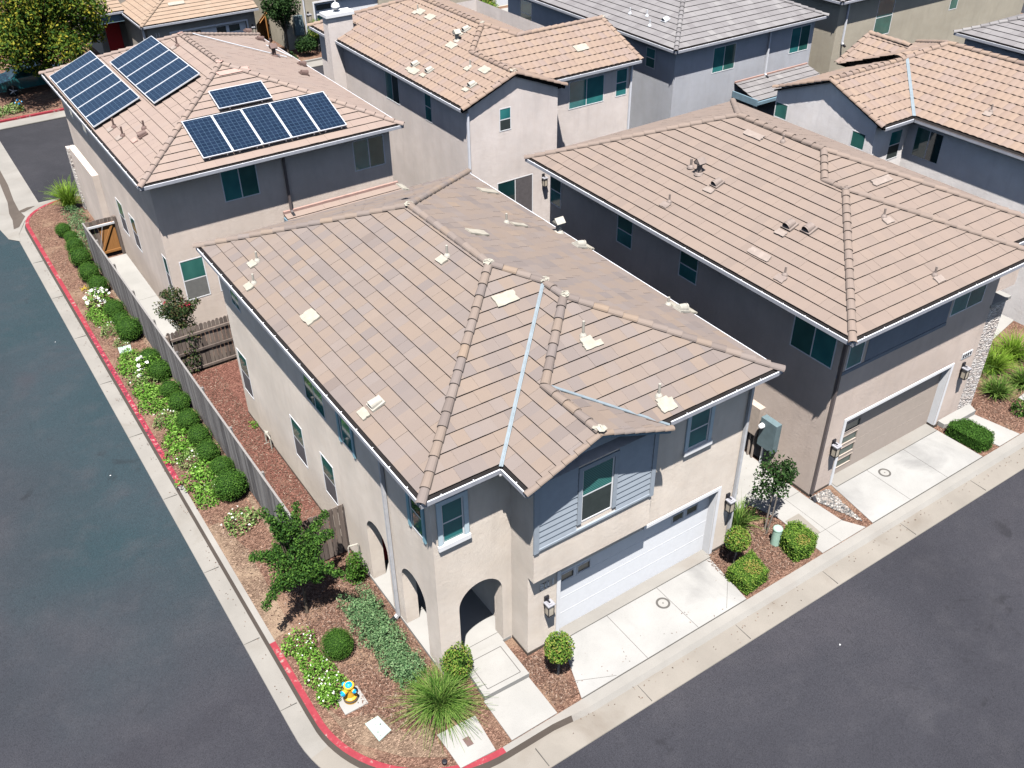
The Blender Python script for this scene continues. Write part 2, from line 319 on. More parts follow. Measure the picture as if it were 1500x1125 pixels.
# ------------------------------------------------------------------ roof builder
PITCH = .395
def clip(poly, axis, lim, keep_ge):
    out = []
    for i in range(len(poly)):
        a, b = poly[i], poly[(i+1) % len(poly)]
        da, db = a[axis]-lim, b[axis]-lim
        if not keep_ge: da, db = -da, -db
        if da >= 0: out.append(a)
        if (da > 0 and db < 0) or (da < 0 and db > 0):
            k = da/(da-db); out.append((a[0]+(b[0]-a[0])*k, a[1]+(b[1]-a[1])*k))
    return out
def area(p): return abs(sum(p[i][0]*p[(i+1)%len(p)][1]-p[(i+1)%len(p)][0]*p[i][1] for i in range(len(p)))/2)
class Roof:
    """tile field and under-sheet of one roof; planes are given as convex polygons in (along eave, plan distance up slope)"""
    def __init__(s, course=.335, width=.335, barrel=False, seed=1, lift=.03, pitch=PITCH, eave=.10):
        s.t = MB(); s.u = MB(); s.c = MB(); s.course = course; s.w = width; s.barrel = barrel; s.r = random.Random(seed); s.lift = lift; s.p = pitch; s.eave = eave
    def plane(s, O, U, V, polys, z=None, pitch=None):
        p = pitch or s.p; ox, oy, oz = O; r = s.r
        P = lambda u, v, h=0: (ox+U[0]*u+V[0]*v, oy+U[1]*u+V[1]*v, oz+p*v+h)
        for poly in polys:
            s.u.face([P(u, v, -.02) for u, v in poly])
            umin = min(q[0] for q in poly); umax = max(q[0] for q in poly); vmax = max(q[1] for q in poly); vmin = min(q[1] for q in poly)
            k0 = int(max(0, (vmin - s.eave)//s.course))
            for k in range(k0, int((vmax)/s.course)+2):
                v0 = s.eave + k*s.course; v1 = v0 + s.course
                if v0 >= vmax: break
                rowp = clip(clip(poly, 1, v0, True), 1, v1+.0001, False)
                if len(rowp) < 3 or area(rowp) < 1e-4: continue
                ru0 = min(q[0] for q in rowp); ru1 = max(q[0] for q in rowp)
                off = (.5 if k % 2 else 0)*s.w
                i0 = math.floor((ru0-off)/s.w); i1 = math.ceil((ru1-off)/s.w)
                for i in range(i0, i1):
                    h = hash((k*7919+i*104729+int(ox*10)*31+int(oy*10)*17+U[0]*5)) & 0xffff
                    rr = random.Random(h); tint = .62*rr.random() + .38*(.5+.5*math.sin(i*.9+k*.55+ox)*math.sin(k*.8-i*.35+oy)); dz = rr.uniform(-.003, .004)
                    ua, ub = off+i*s.w+.0006, off+(i+1)*s.w-.0006
                    subs = [(ua, ub)] if not s.barrel else [(ua+(ub-ua)*j/4, ua+(ub-ua)*(j+1)/4) for j in range(4)]
                    for a, b in subs:
                        q = clip(clip(rowp, 0, a, True), 0, b, False)
                        if len(q) < 3 or area(q) < 2e-4: continue
                        def hh(u, v):
                            e = s.lift*(1-(v-v0)/s.course)+.006+dz
                            if s.barrel: e += .019*math.sin(math.pi*min(1, max(0, (u-ua)/(ub-ua))))
                            return e
                        s.t.face([P(u, v, hh(u, v)) for u, v in q], tint)
                        for j in range(len(q)):                       # the butt of the tile, a gap stays open below it
                            c, d = q[j], q[(j+1) % len(q)]
                            if abs(c[1]-v0) < 1e-5 and abs(d[1]-v0) < 1e-5:
                                hc, hd = hh(*c), hh(*d); th = .016
                                s.t.face([P(c[0], c[1], hc), P(d[0], d[1], hd), P(d[0], d[1]+.004, hd-th), P(c[0], c[1]+.004, hc-th)], tint)
                                s.u.face([P(c[0], c[1]+.03, -.015), P(d[0], d[1]+.03, -.015), P(d[0], d[1]+.03, hd-th), P(c[0], c[1]+.03, hc-th)])
    def caps(s, p, q, r=.115, seg=.37, up=.04):
        """half-round cap tiles laid upward from p to q"""
        p, q = Vector(p), Vector(q); d = q-p; L = d.length; d.normalize()
        side = d.cross(Vector((0,0,1))).normalized(); upv = side.cross(d).normalized()
        n = max(1, round(L/seg)); st = L/n
        for k in range(n):
            a = p + d*(k*st) + upv*(up+.018); b = p + d*((k+1)*st+.06) + upv*(up-.012)
            tint = s.r.random(); N = 7
            ra, rb = r, r*.86
            A = [a + side*math.cos(math.pi*j/N)*ra + upv*(math.sin(math.pi*j/N)*ra*.8-.03) for j in range(N+1)]
            A2 = [a + side*math.cos(math.pi*j/N)*(ra-.022) + upv*(math.sin(math.pi*j/N)*(ra-.022)*.8-.03) for j in range(N+1)]
            B = [b + side*math.cos(math.pi*j/N)*rb + upv*(math.sin(math.pi*j/N)*rb*.8-.03) for j in range(N+1)]
            for j in range(N):
                s.c.face([A[j], A[j+1], B[j+1], B[j]], tint); s.c.face([A2[j], A2[j+1], A[j+1], A[j]], tint)
    def finish(s, house, mat, mortar=None, mortar_pts=(), name='roof'):
        ro = s.t.build(name, mat, house); s.u.build('underlay', M['dark'], ro)
        if s.c.f: s.c.build('ridge_caps', mat, ro)
        if mortar_pts:
            for p in mortar_pts:
                m = MB(); rr = s.r; prof = []
                for i in range(5): a = math.pi/2*i/4; prof.append((.12*math.cos(a)+.004, .05*math.sin(a)))
                m.lathe((p[0], p[1], p[2]+.02), prof, 9)
                m.v = [(x+rr.uniform(-.045,.045), y+rr.uniform(-.045,.045), z+rr.uniform(-.03,.012)) for x, y, z in m.v]
                m.build('mortar_patch', mortar or M['mortar'], ro)
        return ro
X_, Y_ = (1,0), (0,1); MX, MY = (-1,0), (0,-1)
def hip_rect(rf, x0, x1, y0, y1, z):
    W = (x1-x0)/2; L = y1-y0; p = rf.p; zt = z+p*W
    rf.plane((x0,y0,z), Y_, X_, [[(0,0),(L,0),(L-W,W),(W,W)]]); rf.plane((x1,y0,z), Y_, MX, [[(0,0),(L,0),(L-W,W),(W,W)]])
    rf.plane((x0,y0,z), X_, Y_, [[(0,0),(2*W,0),(W,W)]]); rf.plane((x0,y1,z), X_, MY, [[(0,0),(2*W,0),(W,W)]])
    a, b = (x0+W,y0+W,zt), (x0+W,y1-W,zt)
    for c, d in (((x0,y0,z),a),((x1,y0,z),a),((x0,y1,z),b),((x1,y1,z),b),(a,b)): rf.caps(c, d)
    return a, b
def gutter(house, pts, mat='gutter', ends=True):
    """U-shaped gutter along eave points (outer top edge), inside to the left of the walking direction"""
    g = MB(); dk = MB()
    for a, b in zip(pts, pts[1:]):
        a, b = Vector(a), Vector(b); d = (b-a).normalized(); n = Vector((-d.y, d.x, 0))
        L = (b-a).length
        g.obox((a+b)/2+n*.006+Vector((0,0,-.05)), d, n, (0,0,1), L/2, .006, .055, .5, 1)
        g.obox((a+b)/2+n*.012+Vector((0,0,.003)), d, n, (0,0,1), L/2, .013, .007)
        g.obox((a+b)/2+n*.065+Vector((0,0,-.098)), d, n, (0,0,1), L/2, .055, .005)
        dk.obox((a+b)/2+n*.066+Vector((0,0,-.089)), d, n, (0,0,1), L/2, .052, .004)  # dark strips inside the channel: its shade and debris put in as colour
        dk.obox((a+b)/2+n*.122+Vector((0,0,-.055)), d, n, (0,0,1), L/2, .004, .05)
        k = .5
        while k < L:                                                   # hangers across the channel
            g.obox(a+d*k+n*.06+Vector((0,0,.0)), d, n, (0,0,1), .012, .06, .004); k += .75
    go = g.build('gutter', [M[mat], M['gutter_face']], house); dk.build('gutter_shade_debris', M['dark'], go); return go
def spout(house, x, y, z0, z1, nx, ny, mat='spout_light', kick=True):
    m = MB(); m.box(x-.04, x+.04, y-.04, y+.04, z0+.12, z1)
    if kick: m.bar((x, y, z0+.16), (x+nx*.14, y+ny*.14, z0+.02), .09, .075)
    o = m.build('downspout', M[mat], house)
    b = MB(); b.bar((x+nx*.08, y+ny*.08, z0+.08), (x+nx*.24, y+ny*.24, z0+.005), .1, .085); b.build('spout_shoe', M['black'], o); return o

# ------------------------------------------------------------------ walls and windows
def frame(axis, c, sgn=-1):
    """maps (along wall, height, outward distance) to the world; axis Y = wall across y, X = wall across x"""
    if axis == 'Y': return lambda u, z, d=0: (u, c+sgn*d, z)
    return lambda u, z, d=0: (c+sgn*d, u, z)
def wall(mb, P, u0, u1, z0, z1, holes=(), arches=(), reveal=.1):
    us = sorted({u0, u1, *[h[0] for h in holes], *[h[1] for h in holes], *[a[0] for a in arches], *[a[1] for a in arches]})
    zs = sorted({z0, z1, *[h[2] for h in holes], *[h[3] for h in holes]})
    for a, b in zip(us, us[1:]):
        ar = [r for r in arches if r[0] <= a+1e-6 and b <= r[1]+1e-6]
        if ar:
            aa, ab, zb, zsp, dep = ar[0]; n = 16; rad = (ab-aa)/2; mid = (aa+ab)/2; rz = rad*ar[0][5] if len(ar[0]) > 5 else rad
            cv = [(mid-rad*math.cos(math.pi*i/n), zsp+rz*math.sin(math.pi*i/n)) for i in range(n+1)]
            for (ua, za), (ub, zb2) in zip(cv, cv[1:]):
                mb.face([P(ua, za), P(ub, zb2), P(ub, z1), P(ua, z1)]); mb.face([P(ua, za), P(ub, zb2), P(ub, zb2, -dep), P(ua, za, -dep)])
            for uu in (aa, ab): mb.face([P(uu, zb), P(uu, zsp), P(uu, zsp, -dep), P(uu, zb, -dep)])
            continue
        for c, d in zip(zs, zs[1:]):
            if any(h[0] <= a+1e-6 and b <= h[1]+1e-6 and h[2] <= c+1e-6 and d <= h[3]+1e-6 for h in holes): continue
            mb.face([P(a, c), P(b, c), P(b, d), P(a, d)])
    for h in holes:
        a, b, c, d = h[:4]
        for q in (((a,c),(b,c)),((b,c),(b,d)),((b,d),(a,d)),((a,d),(a,c))):
            mb.face([P(*q[0]), P(*q[1]), P(*q[1], -reveal), P(*q[0], -reveal)])
def pbox(mb, P, u0, u1, z0, z1, d0, d1, tint=.5, m=0):
    c = [P(u, z, d) for d in (d0, d1) for u, z in ((u0,z0),(u1,z0),(u1,z1),(u0,z1))]
    n = len(mb.v); mb.v += c
    for q in ((0,1,2,3),(4,7,6,5),(0,4,5,1),(1,5,6,2),(2,6,7,3),(3,7,4,0)):
        mb.f.append(tuple(n+i for i in q)); mb.t.append(tint); mb.m.append(m)
def window(house, P, u0, u1, z0, z1, style='hung', g=('glass','glass'), fr='white', trim=None, sill=True, fw=.036, d=-.02, name='window'):
    """frame (part) with its panes and trim (sub-parts) set into a wall opening"""
    m = MB(); f0, f1 = d-.03, d+.03
    pbox(m, P, u0, u0+fw, z0, z1, f0, f1); pbox(m, P, u1-fw, u1, z0, z1, f0, f1)
    pbox(m, P, u0+fw, u1-fw, z0, z0+fw, f0, f1); pbox(m, P, u0+fw, u1-fw, z1-fw, z1, f0, f1)
    um, zm = (u0+u1)/2, (z0+z1)/2
    if style == 'hung': pbox(m, P, u0+fw, u1-fw, zm-.025, zm+.025, f0, f1-.01)
    if style == 'slider': pbox(m, P, um-.025, um+.025, z0+fw, z1-fw, f0, f1-.01)
    wo = m.build(name, M[fr], house)
    panes = {'hung': [(u0,u1,zm,z1),(u0,u1,z0,zm)], 'slider': [(u0,um,z0,z1),(um,u1,z0,z1)], 'fixed': [(u0,u1,z0,z1)]}[style]
    for (a, b, c, e), gm in zip(panes, g):
        q = MB(); pbox(q, P, a+.02, b-.02, c+.02, e-.02, d-.015, d+.021)
        q.build('screen' if gm.startswith('screen') else 'pane', M[gm], wo)
    if trim:
        tm = MB(); w = .11
        pbox(tm, P, u0-w, u0, z0, z1+w, .002, .04); pbox(tm, P, u1, u1+w, z0, z1+w, .002, .04); pbox(tm, P, u0, u1, z1, z1+w, .002, .04)
        tm.build('trim', M[trim], wo)
        if sill:
            sm = MB(); pbox(sm, P, u0-w-.02, u1+w+.02, z0-.13, z0, .002, .075); sm.build('sill', M['white'], wo)
    return wo
def lamp(house, P, u, z, w=.17, h=.36):
    m = MB(); pbox(m, P, u-.06, u+.06, z+h*.35, z+h+.16, .002, .05); pbox(m, P, u-.02, u+.02, z+h+.02, z+h+.07, .05, .16)
    pbox(m, P, u-w/2, u+w/2, z, z+.025, .06, .06+w)
    for a in (-w/2, w/2-.018):
        for b in (.06, .06+w-.018): pbox(m, P, u+a, u+a+.018, z+.025, z+h, b, b+.018)
    o = m.build('wall_lamp', M['black'], house)
    g = MB(); pbox(g, P, u-w/2+.012, u+w/2-.012, z+.03, z+h-.005, .07, .06+w-.01); g.build('lamp_glass', M['lamp_glass'], o)
    c = MB(); pbox(c, P, u-w/2-.02, u+w/2+.02, z+h, z+h+.03, .04, .08+w); pbox(c, P, u-w/4, u+w/4, z+h+.03, z+h+.05, .09, .03+w); c.build('lamp_cap', M['lamp_top'], o)
    return o
def seven(mb, P, u, z, ch, w=.1, h=.2, d0=.004, d1=.02):
    """block numerals"""
    segs = {'0':'abcdef','1':'bc','2':'abged','3':'abgcd','4':'fgbc','5':'afgcd','6':'afgedc','7':'abc','8':'abcdefg','9':'abcdfg'}[ch]; t = .032
    S_ = {'a':(0,w,h-t,h),'b':(w-t,w,h/2,h),'c':(w-t,w,0,h/2),'d':(0,w,0,t),'e':(0,t,0,h/2),'f':(0,t,h/2,h),'g':(0,w,h/2-t/2,h/2+t/2)}
    for s in segs:
        a, b, c, e = S_[s]; pbox(mb, P, u+a, u+b, z+c, z+e, d0, d1)
# roof furniture
def onroof(O, V, x, y, z=None): return O[2] + PITCH*((x-O[0])*V[0]+(y-O[1])*V[1])
class Slope:
    def __init__(s, O, V, p=PITCH): s.O, s.V, s.p = O, V, p; s.U = Vector((-V[1], V[0], 0)); s.D = Vector((V[0], V[1], p)).normalized(); s.N = s.U.cross(s.D).normalized(); s.N = s.N if s.N.z > 0 else -s.N
    def at(s, x, y, h=0): return Vector((x, y, s.O[2]+s.p*((x-s.O[0])*s.V[0]+(y-s.O[1])*s.V[1])+.035)) + s.N*h
    def patch(s, ro, x, y, a, b, mat='patch', name='roof_flashing'):
        m = MB(); r = random.Random(int(x*91+y*37)); pts = []
        c = s.at(x, y, .022); n = 16
        for i in range(n):
            t = 2*math.pi*i/n; ca, sa = math.cos(t), math.sin(t); k = 1/max(abs(ca), abs(sa))
            pts.append(c + s.U*(ca*k*a*r.uniform(.88,1.06)) + s.D*(sa*k*b*r.uniform(.88,1.06)))
        for i in range(n):
            p, q = pts[i], pts[(i+1)%n]; m.face([c+s.N*.018, p+s.N*.012, q+s.N*.012]); m.face([p+s.N*.012, p-s.N*.03, q-s.N*.03, q+s.N*.012])
        return m.build(name, M[mat], ro)
    def pipe(s, ro, x, y, h=.3, r=.03, mat='vent_a', fl='patch', base=True):
        p = s.at(x, y); m = MB(); m.lathe((p.x, p.y, p.z-.03), [(r, 0), (r, h), (r*.7, h)], 10); m.lathe((p.x, p.y, p.z), [(r*3.2, -.02), (r*2.6, .03), (r*1.3, .08)], 10)
        o = m.build('vent_pipe', M[mat], ro)
        if base: s.patch(ro, x-s.V[0]*.16, y-s.V[1]*.16, .16, .11, fl)
        return o
    def hood(s, ro, x, y, mat='vent_a', r=.115, L=.28, fl='patch'):
        """half-round attic vent opening down the slope"""
        p = s.at(x, y, .05); m = MB(); N = 8
        for (t0, t1) in ((0, 1),):
            a = p - s.D*L/2; b = p + s.D*L/2
            A = [a + s.U*math.cos(math.pi*j/N)*r + s.N*(math.sin(math.pi*j/N)*r*1.25) for j in range(N+1)]
            B = [b + s.U*math.cos(math.pi*j/N)*r*.9 + s.N*(math.sin(math.pi*j/N)*r*.8) for j in range(N+1)]
            for j in range(N): m.face([A[j], A[j+1], B[j+1], B[j]])
            m.face(B)
        m.obox(p-s.N*.03, s.U, s.D, s.N, r*1.35, L*.62, .025)
        o = m.build('roof_vent', M[mat], ro); q = MB(); q.face([v + s.D*.05 for v in A]); q.build('vent_mouth', M['black'], o)
        if fl: s.patch(ro, x-s.V[0]*.32, y-s.V[1]*.32, .17, .1, fl)
        return o
    def chimney(s, ro, x, y, mat='vent_a', h=.42):
        p = s.at(x, y); m = MB(); m.lathe((p.x, p.y, p.z-.03), [(.16,0),(.12,.06),(.085,.08),(.085,h*.62),(.10,h*.64)], 12)
        z = p.z+h*.62; m.box(p.x-.13, p.x+.13, p.y-.13, p.y+.13, z, z+.05)
        for a in (0, 1): m.face([(p.x-.15, p.y-.15+.3*a, z+.05), (p.x+.15, p.y-.15+.3*a, z+.05), (p.x+.15, p.y, z+.2), (p.x-.15, p.y, z+.2)])
        for a in (-1, 1): m.face([(p.x+.14*a, p.y-.14, z+.05), (p.x+.14*a, p.y+.14, z+.05), (p.x+.14*a, p.y, z+.19)])
        return m.build('flue_cap', M[mat], ro)
def gable_fill(mb, P, u0, u1, ua, z0, za, zl=None):
    mb.face([P(u0, z0), P(u1, z0), P(ua, za)])
def sheet(mb, poly, z): mb.face([(x, y, z) for x, y in poly])

# ------------------------------------------------------------------ the corner house in front
ZE = 6.0
def house_corner():
    h = thing('house', 'cream two storey corner house with arched porch, white garage door and blue grey gable siding', 'house', loc=(6.5, 12.3, 0))
    w = MB(); FL = frame('Y', 12.95); FR = frame('Y', 12.28); LX = frame('X', 6.52); JT = frame('Y', 12.05)
    top = 6.0
    lower = [(24.4,25.2,1.1,2.65), (20.3,21.12,1.2,2.65), (18.3,19.1,1.28,2.68)]
    upper = [(18.25,19.45,4.25,5.25), (16.68,17.33,4.2,5.2), (23.9,24.6,4.55,5.25), (13.32,13.86,4.15,5.3)]
    wall(w, LX, 12.95, 17.0, 0, 3.2, arches=[(13.55,14.72,.1,1.80,.36), (15.40,16.52,.1,1.92,.36)])
    wall(w, LX, 17.0, 25.4, 0, 3.2, holes=lower); wall(w, LX, 12.95, 25.4, 3.2, top, holes=upper)
    wall(w, FL, 6.52, 8.5, 0, 3.2, arches=[(7.06,8.24,.1,1.92,.36)]); wall(w, FL, 6.52, 8.5, 3.2, top, holes=[(6.76,7.3,4.22,5.35)])
    w.face([(8.5,12.28,0),(8.5,12.95,0),(8.5,12.95,top),(8.5,12.28,top)])
    wall(w, FR, 8.5, 15.1, 0, 2.67, holes=[(9.42,14.42,0,2.32)], reveal=.22)
    wall(w, FR, 8.5, 15.1, 2.67, top, holes=[(13.1,13.74,4.3,5.35)])
    w.face([(15.1,12.28,0),(15.1,25.4,0),(15.1,25.4,top),(15.1,12.28,top)]); w.face([(6.52,25.4,0),(15.1,25.4,0),(15.1,25.4,top),(6.52,25.4,top)])
    # the bay over the garage
    wall(w, JT, 8.5, 11.86, 2.72, 6.0, holes=[(9.76,10.64,3.92,5.46)], reveal=.1)
    w.face([(8.5,12.05,6.0),(11.5,12.05,6.0),(11.4,12.05,6.12),(9.774,12.05,6.72),(8.5,12.05,6.24)])
    for x in (8.5, 11.86): w.face([(x,12.05,2.72),(x,12.28,2.72),(x,12.28,6.0),(x,12.05,6.0)])
    w.face([(8.5,12.05,2.72),(11.86,12.05,2.72),(11.86,12.28,2.72),(8.5,12.28,2.72)])
    # porch inside
    w.face([(6.52,17.0,0),(8.45,17.0,0),(8.45,17.0,2.9),(6.52,17.0,2.9)]); w.face([(8.45,12.95,0),(8.45,17.0,0),(8.45,17.0,2.9),(8.45,12.95,2.9)])
    w.face([(6.55,12.98,2.85),(8.45,12.98,2.85),(8.45,17.0,2.85),(6.55,17.0,2.85)])
    for x0, x1, y0, y1 in ((6.88,6.881,13.31,13.55),(6.88,6.881,14.72,15.4),(6.88,6.881,16.52,17)): w.box(x0,x1,y0,y1,.1,2.84)
    w.box(6.88,7.06,13.31,13.312,.1,2.84); w.box(8.24,8.45,13.31,13.312,.1,2.84)
    w.build('wall', M['stucco_a'], h)
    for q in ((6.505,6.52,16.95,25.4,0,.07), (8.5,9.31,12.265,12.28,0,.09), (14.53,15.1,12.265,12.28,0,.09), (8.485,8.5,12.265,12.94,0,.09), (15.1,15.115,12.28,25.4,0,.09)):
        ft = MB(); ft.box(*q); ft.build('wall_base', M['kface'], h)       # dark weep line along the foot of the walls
    fl = MB(); fl.box(6.53,8.45,12.94,17.0,0,.1); fl.box(6.5,6.53,13.3,16.9,.0,.1); o = fl.build('porch_floor', M['conc'], h)
    for q in ((6.51,8.45,14.9,14.915,.1,.103), (6.89,8.24,13.2,13.212,.1,.103)):
        jn = MB(); jn.box(*q); jn.build('floor_joint', M['joint'], o)
    d = MB(); PB = frame('Y', 16.98); pbox(d, PB, 6.95, 7.9, .1, 2.25, .003, .045)
    for zz in (.3, 1.2): pbox(d, PB, 7.08, 7.77, zz, zz+.75, .045, .06)
    do = d.build('front_door', M['door_red'], h); k = MB(); k.lathe((7.82,16.93,1.1), [(.02,0),(.035,.03),(.03,.07)], 10, axis=(0,-1,0)); k.build('door_knob', M['black'], do)
    # siding of the bay
    s = MB(); z = 3.78; n = 0
    def halfw(z):                                                        # gable outline
        l = 8.5 if z < 6.24 else 9.774-(6.74-z)/.395; r = 11.86 if z < 5.95 else 9.774+(6.74-z)/.395
        return max(l, 8.5), min(r, 11.86)
    while z < 6.6:
        z2 = min(z+.17, 6.7); l, r = halfw(z2)
        parts = [(l, r)] if z2 < 3.82 or z > 5.55 else [(l, 9.64), (10.76, r)]
        for a, b in parts:
            if b-a > .02:
                s.face([JT(a,z,.034), JT(b,z,.034), JT(b,z2,.012), JT(a,z2,.012)]); s.face([JT(a,z,.034), JT(b,z,.034), JT(b,z,.004), JT(a,z,.004)])
        z = z2
    so = s.build('lap_siding', M['siding'], h)
    tm = MB(); pbox(tm, JT, 8.5-.02, 8.61, 3.68, 6.2, .004, .05); pbox(tm, JT, 11.76, 11.88, 3.68, 6.0, .004, .05); pbox(tm, JT, 8.61, 11.76, 3.72, 3.78, .004, .05); tm.build('corner_board', M['siding'], so)
    window(h, JT, 9.76, 10.64, 3.92, 5.46, 'hung', ('glass_blind','screen_dark'), trim='siding', sill=False)
    window(h, FL, 6.76, 7.3, 4.22, 5.35, 'hung', ('glass','glass'), trim='trim_shade')
    window(h, FR, 13.1, 13.74, 4.3, 5.35, 'hung', ('glass','glass'), trim='trim_shade')
    for a, b, c, e in lower: window(h, LX, a, b, c, e, 'hung', ('glass_green','screen'))
    window(h, LX, *upper[0], 'slider', ('glass','glass_green')); window(h, LX, *upper[1], 'fixed', ('glass',), trim='trim_side', sill=False)
    window(h, LX, *upper[2], 'slider', ('glass','glass')); window(h, LX, *upper[3], 'hung', ('glass_dark','glass'), trim='trim_side', sill=False)
    # garage door
    g = MB(); GD = frame('Y', 12.5); lites = [(9.62,9.98),(10.12,10.48),(13.14,13.5),(13.62,13.98)]
    wall(g, GD, 9.42, 14.42, 0, 2.32, holes=[(a,b,1.68,1.92) for a, b in lites], reveal=.03)
    for z in (.56, 1.10, 1.62): pbox(g, GD, 9.42, 14.42, z, z+.012, -.01, .004)
    go = g.build('garage_door', M['door_white'], h)
    for a, b in lites:
        f = MB(); pbox(f, GD, a-.03, b+.03, 1.65, 1.68, .001, .012); pbox(f, GD, a-.03, b+.03, 1.92, 1.95, .001, .012); pbox(f, GD, a-.03, a, 1.68, 1.92, .001, .012); pbox(f, GD, b, b+.03, 1.68, 1.92, .001, .012)
        pbox(f, GD, a, b, 1.68, 1.92, -.029, -.02, m=1); f.build('door_window', [M['white'], M['frost']], go)
    t_ = MB(); pbox(t_, FR, 14.42, 14.52, 0, 2.42, .003, .03); pbox(t_, FR, 11.93, 14.42, 2.32, 2.42, .003, .03); pbox(t_, FR, 9.32, 9.42, 0, 2.42, .003, .03)
    t_.box(14.405,14.42,12.285,12.5,0,2.315); t_.box(9.42,9.435,12.285,12.5,0,2.315); t_.box(9.435,14.405,12.285,12.5,2.30,2.315); t_.build('garage_trim', M['white'], h)
    lamp(h, FR, 9.02, 1.28); lamp(h, FR, 14.82, 1.5)
    n_ = MB(); u = 8.84
    for ch in '2011': seven(n_, FR, u, 2.08, ch); u += .14
    n_.build('house_number', M['num'], h)
    # roof
    ZE = 6.1; x0, x1, xn, y0, yr, yb = 6.063, 15.29, 7.938, 12.433, 11.639, 25.55; yk = 11.52; gx, gr = 9.774, 11.758
    rf = Roof(seed=3); W = (x1-x0)/2; w2 = (x1-xn)/2; wg = gx-xn; wr = gr-gx; p = PITCH; LA = yb-y0; dy = y0-yr
    rf.plane((x0,y0,ZE), Y_, X_, [[(0,0),(LA,0),(LA-W,W),(W,W)]])
    rf.plane((x0,yb,ZE), X_, MY, [[(0,0),(2*W,0),(W,W)]])
    e1 = xn-x0-.04; rf.plane((x0,y0,ZE), X_, Y_, [[(0,0),(e1,0),(e1+w2,w2),(e1+w2+.04,w2),(W,W)]])
    rf.plane((x1,yr,ZE), Y_, MX, [[(0,0),(w2,0),(w2,w2)], [(w2,0),(w2+dy,0),(w2+dy,w2),(w2,w2)], [(w2+dy,0),(LA+dy,0),(LA+dy-W,W),(dy+W,W),(w2+dy,w2)]])
    dv = y0-yk-.04; dh = yr-yk; ez = ZE + p*wg - p*wr
    rf.plane((xn,yk,ZE), Y_, X_, [[(0,0),(dv,0),(dv+wg,wg),(0,wg)], [(dh+wg,wg),(dv+wg,wg),(dv+w2,w2),(dh+w2,w2)]])
    rf.plane((gr,yk,ez), Y_, MX, [[(0,0),(max(.02,dh+wg-wr),0),(dh+wg,wr),(0,wr)]])
    rf.plane((xn,yr,ZE), X_, Y_, [[(2*wg+.02,0),(2*w2,0),(w2,w2),(wg+.02,wg)]])
    r1, r2 = (x0+W,yb-W,ZE+p*W), (x0+W,y0+W,ZE+p*W); r3, r4 = (xn+w2,y0+w2,ZE+p*w2), (xn+w2,yr+w2,ZE+p*w2); gb, gf = (gx,yr+wg,ZE+p*wg), (gx,yk+.02,ZE+p*wg)
    for a, b in (((x0,y0,ZE),r2),(r1,r2),((x0,yb,ZE),r1),((x1,yb,ZE),r1),(r3,r2),(r4,r3),((x1,yr,ZE),r4),(gb,r4),(gf,gb)): rf.caps(a, b)
    rf.caps((xn,yk+.02,ZE-.03), (gf[0],gf[1],gf[2]-.03), .085, .33, .03); rf.caps((gr+.02,yk+.02,ez-.03), (gf[0],gf[1],gf[2]-.03), .085, .33, .03)
    ro = rf.finish(h, M['tile_a'], mortar_pts=[(r1[0],r1[1],r1[2]+.05), (r2[0],r2[1],r2[2]+.05), (r3[0],r3[1],r3[2]+.06), (r4[0],r4[1],r4[2]+.06), (gf[0],gf[1]+.05,gf[2]+.06)])
    v = MB()                                                             # open valley metal
    a, b = Vector((xn+.02,y0+.02,ZE+.06)), Vector((xn+w2-.09,y0+w2-.09,ZE+p*(w2-.09)+.06)); d = (b-a).normalized(); sd = d.cross(Vector((0,0,1))).normalized()
    v.obox((a+b)/2, d, sd, sd.cross(d), (b-a).length/2, .042, .010); v.obox((a+b)/2+Vector((0,0,.012)), d, sd, sd.cross(d), (b-a).length/2, .012, .012)
    a, b = Vector((gx+.1,yr+wg-.1,ZE+p*(wg-.1)+.055)), Vector((gr,yr-.04,ez+.05)); d = (b-a).normalized(); sd = d.cross(Vector((0,0,1))).normalized()
    v.obox((a+b)/2, d, sd, sd.cross(d), (b-a).length/2, .035, .012); v.build('valley_flashing', M['flash_steel'], ro)
    L, RR, F1, F2 = Slope((x0,y0,ZE), X_), Slope((x1,y0,ZE), MX), Slope((x0,y0,ZE), Y_), Slope((xn,yr,ZE), Y_)
    L.pipe(ro, 6.99, 23.0); L.pipe(ro, 6.55, 22.2); L.pipe(ro, 10.2, 18.2, .32); L.patch(ro, 6.97, 19.5, .27, .19); L.hood(ro, 6.72, 15.5)
    F1.patch(ro, 10.45, 16.0, .30, .17); F2.pipe(ro, 11.35, 14.2, .42); F2.patch(ro, 11.42, 13.9, .26, .08); F2.pipe(ro, 11.98, 12.25, .36); F2.patch(ro, 12.0, 11.98, .22, .15)
    RR.hood(ro, 14.95, 14.8); RR.pipe(ro, 14.78, 15.1, .25); RR.chimney(ro, 15.0, 20.1); RR.hood(ro, 14.92, 19.0); RR.pipe(ro, 13.4, 20.4, .3, base=False); RR.patch(ro, 13.75, 20.3, .1, .25)
    RR.patch(ro, 11.7, 19.2, .17, .3); RR.patch(ro, 14.7, 23.4, .17, .34); RR.patch(ro, 11.3, 22.5, .22, .1)
    e = MB(); e.face([(x0+.1,y0+.1,5.95),(xn+.1,y0+.1,5.95),(xn+.1,yr+.1,5.95),(x1-.1,yr+.1,5.95),(x1-.1,yb-.1,5.95),(x0+.1,yb-.1,5.95)]); e.box(xn-.04, xn+.16, y0-.03, y0+.16, 5.955, 5.985); e.build('soffit', M['soffit'], ro)
    f = MB(); f.bar((xn+.02,yk+.02,ZE-.07), (gx+.01,yk+.02,ZE+p*wg-.07), .03, .12); f.bar((gr,yk+.02,ez-.07), (gx+.01,yk+.02,ZE+p*wg-.07), .03, .12); f.build('rake_board', M['fascia'], ro)
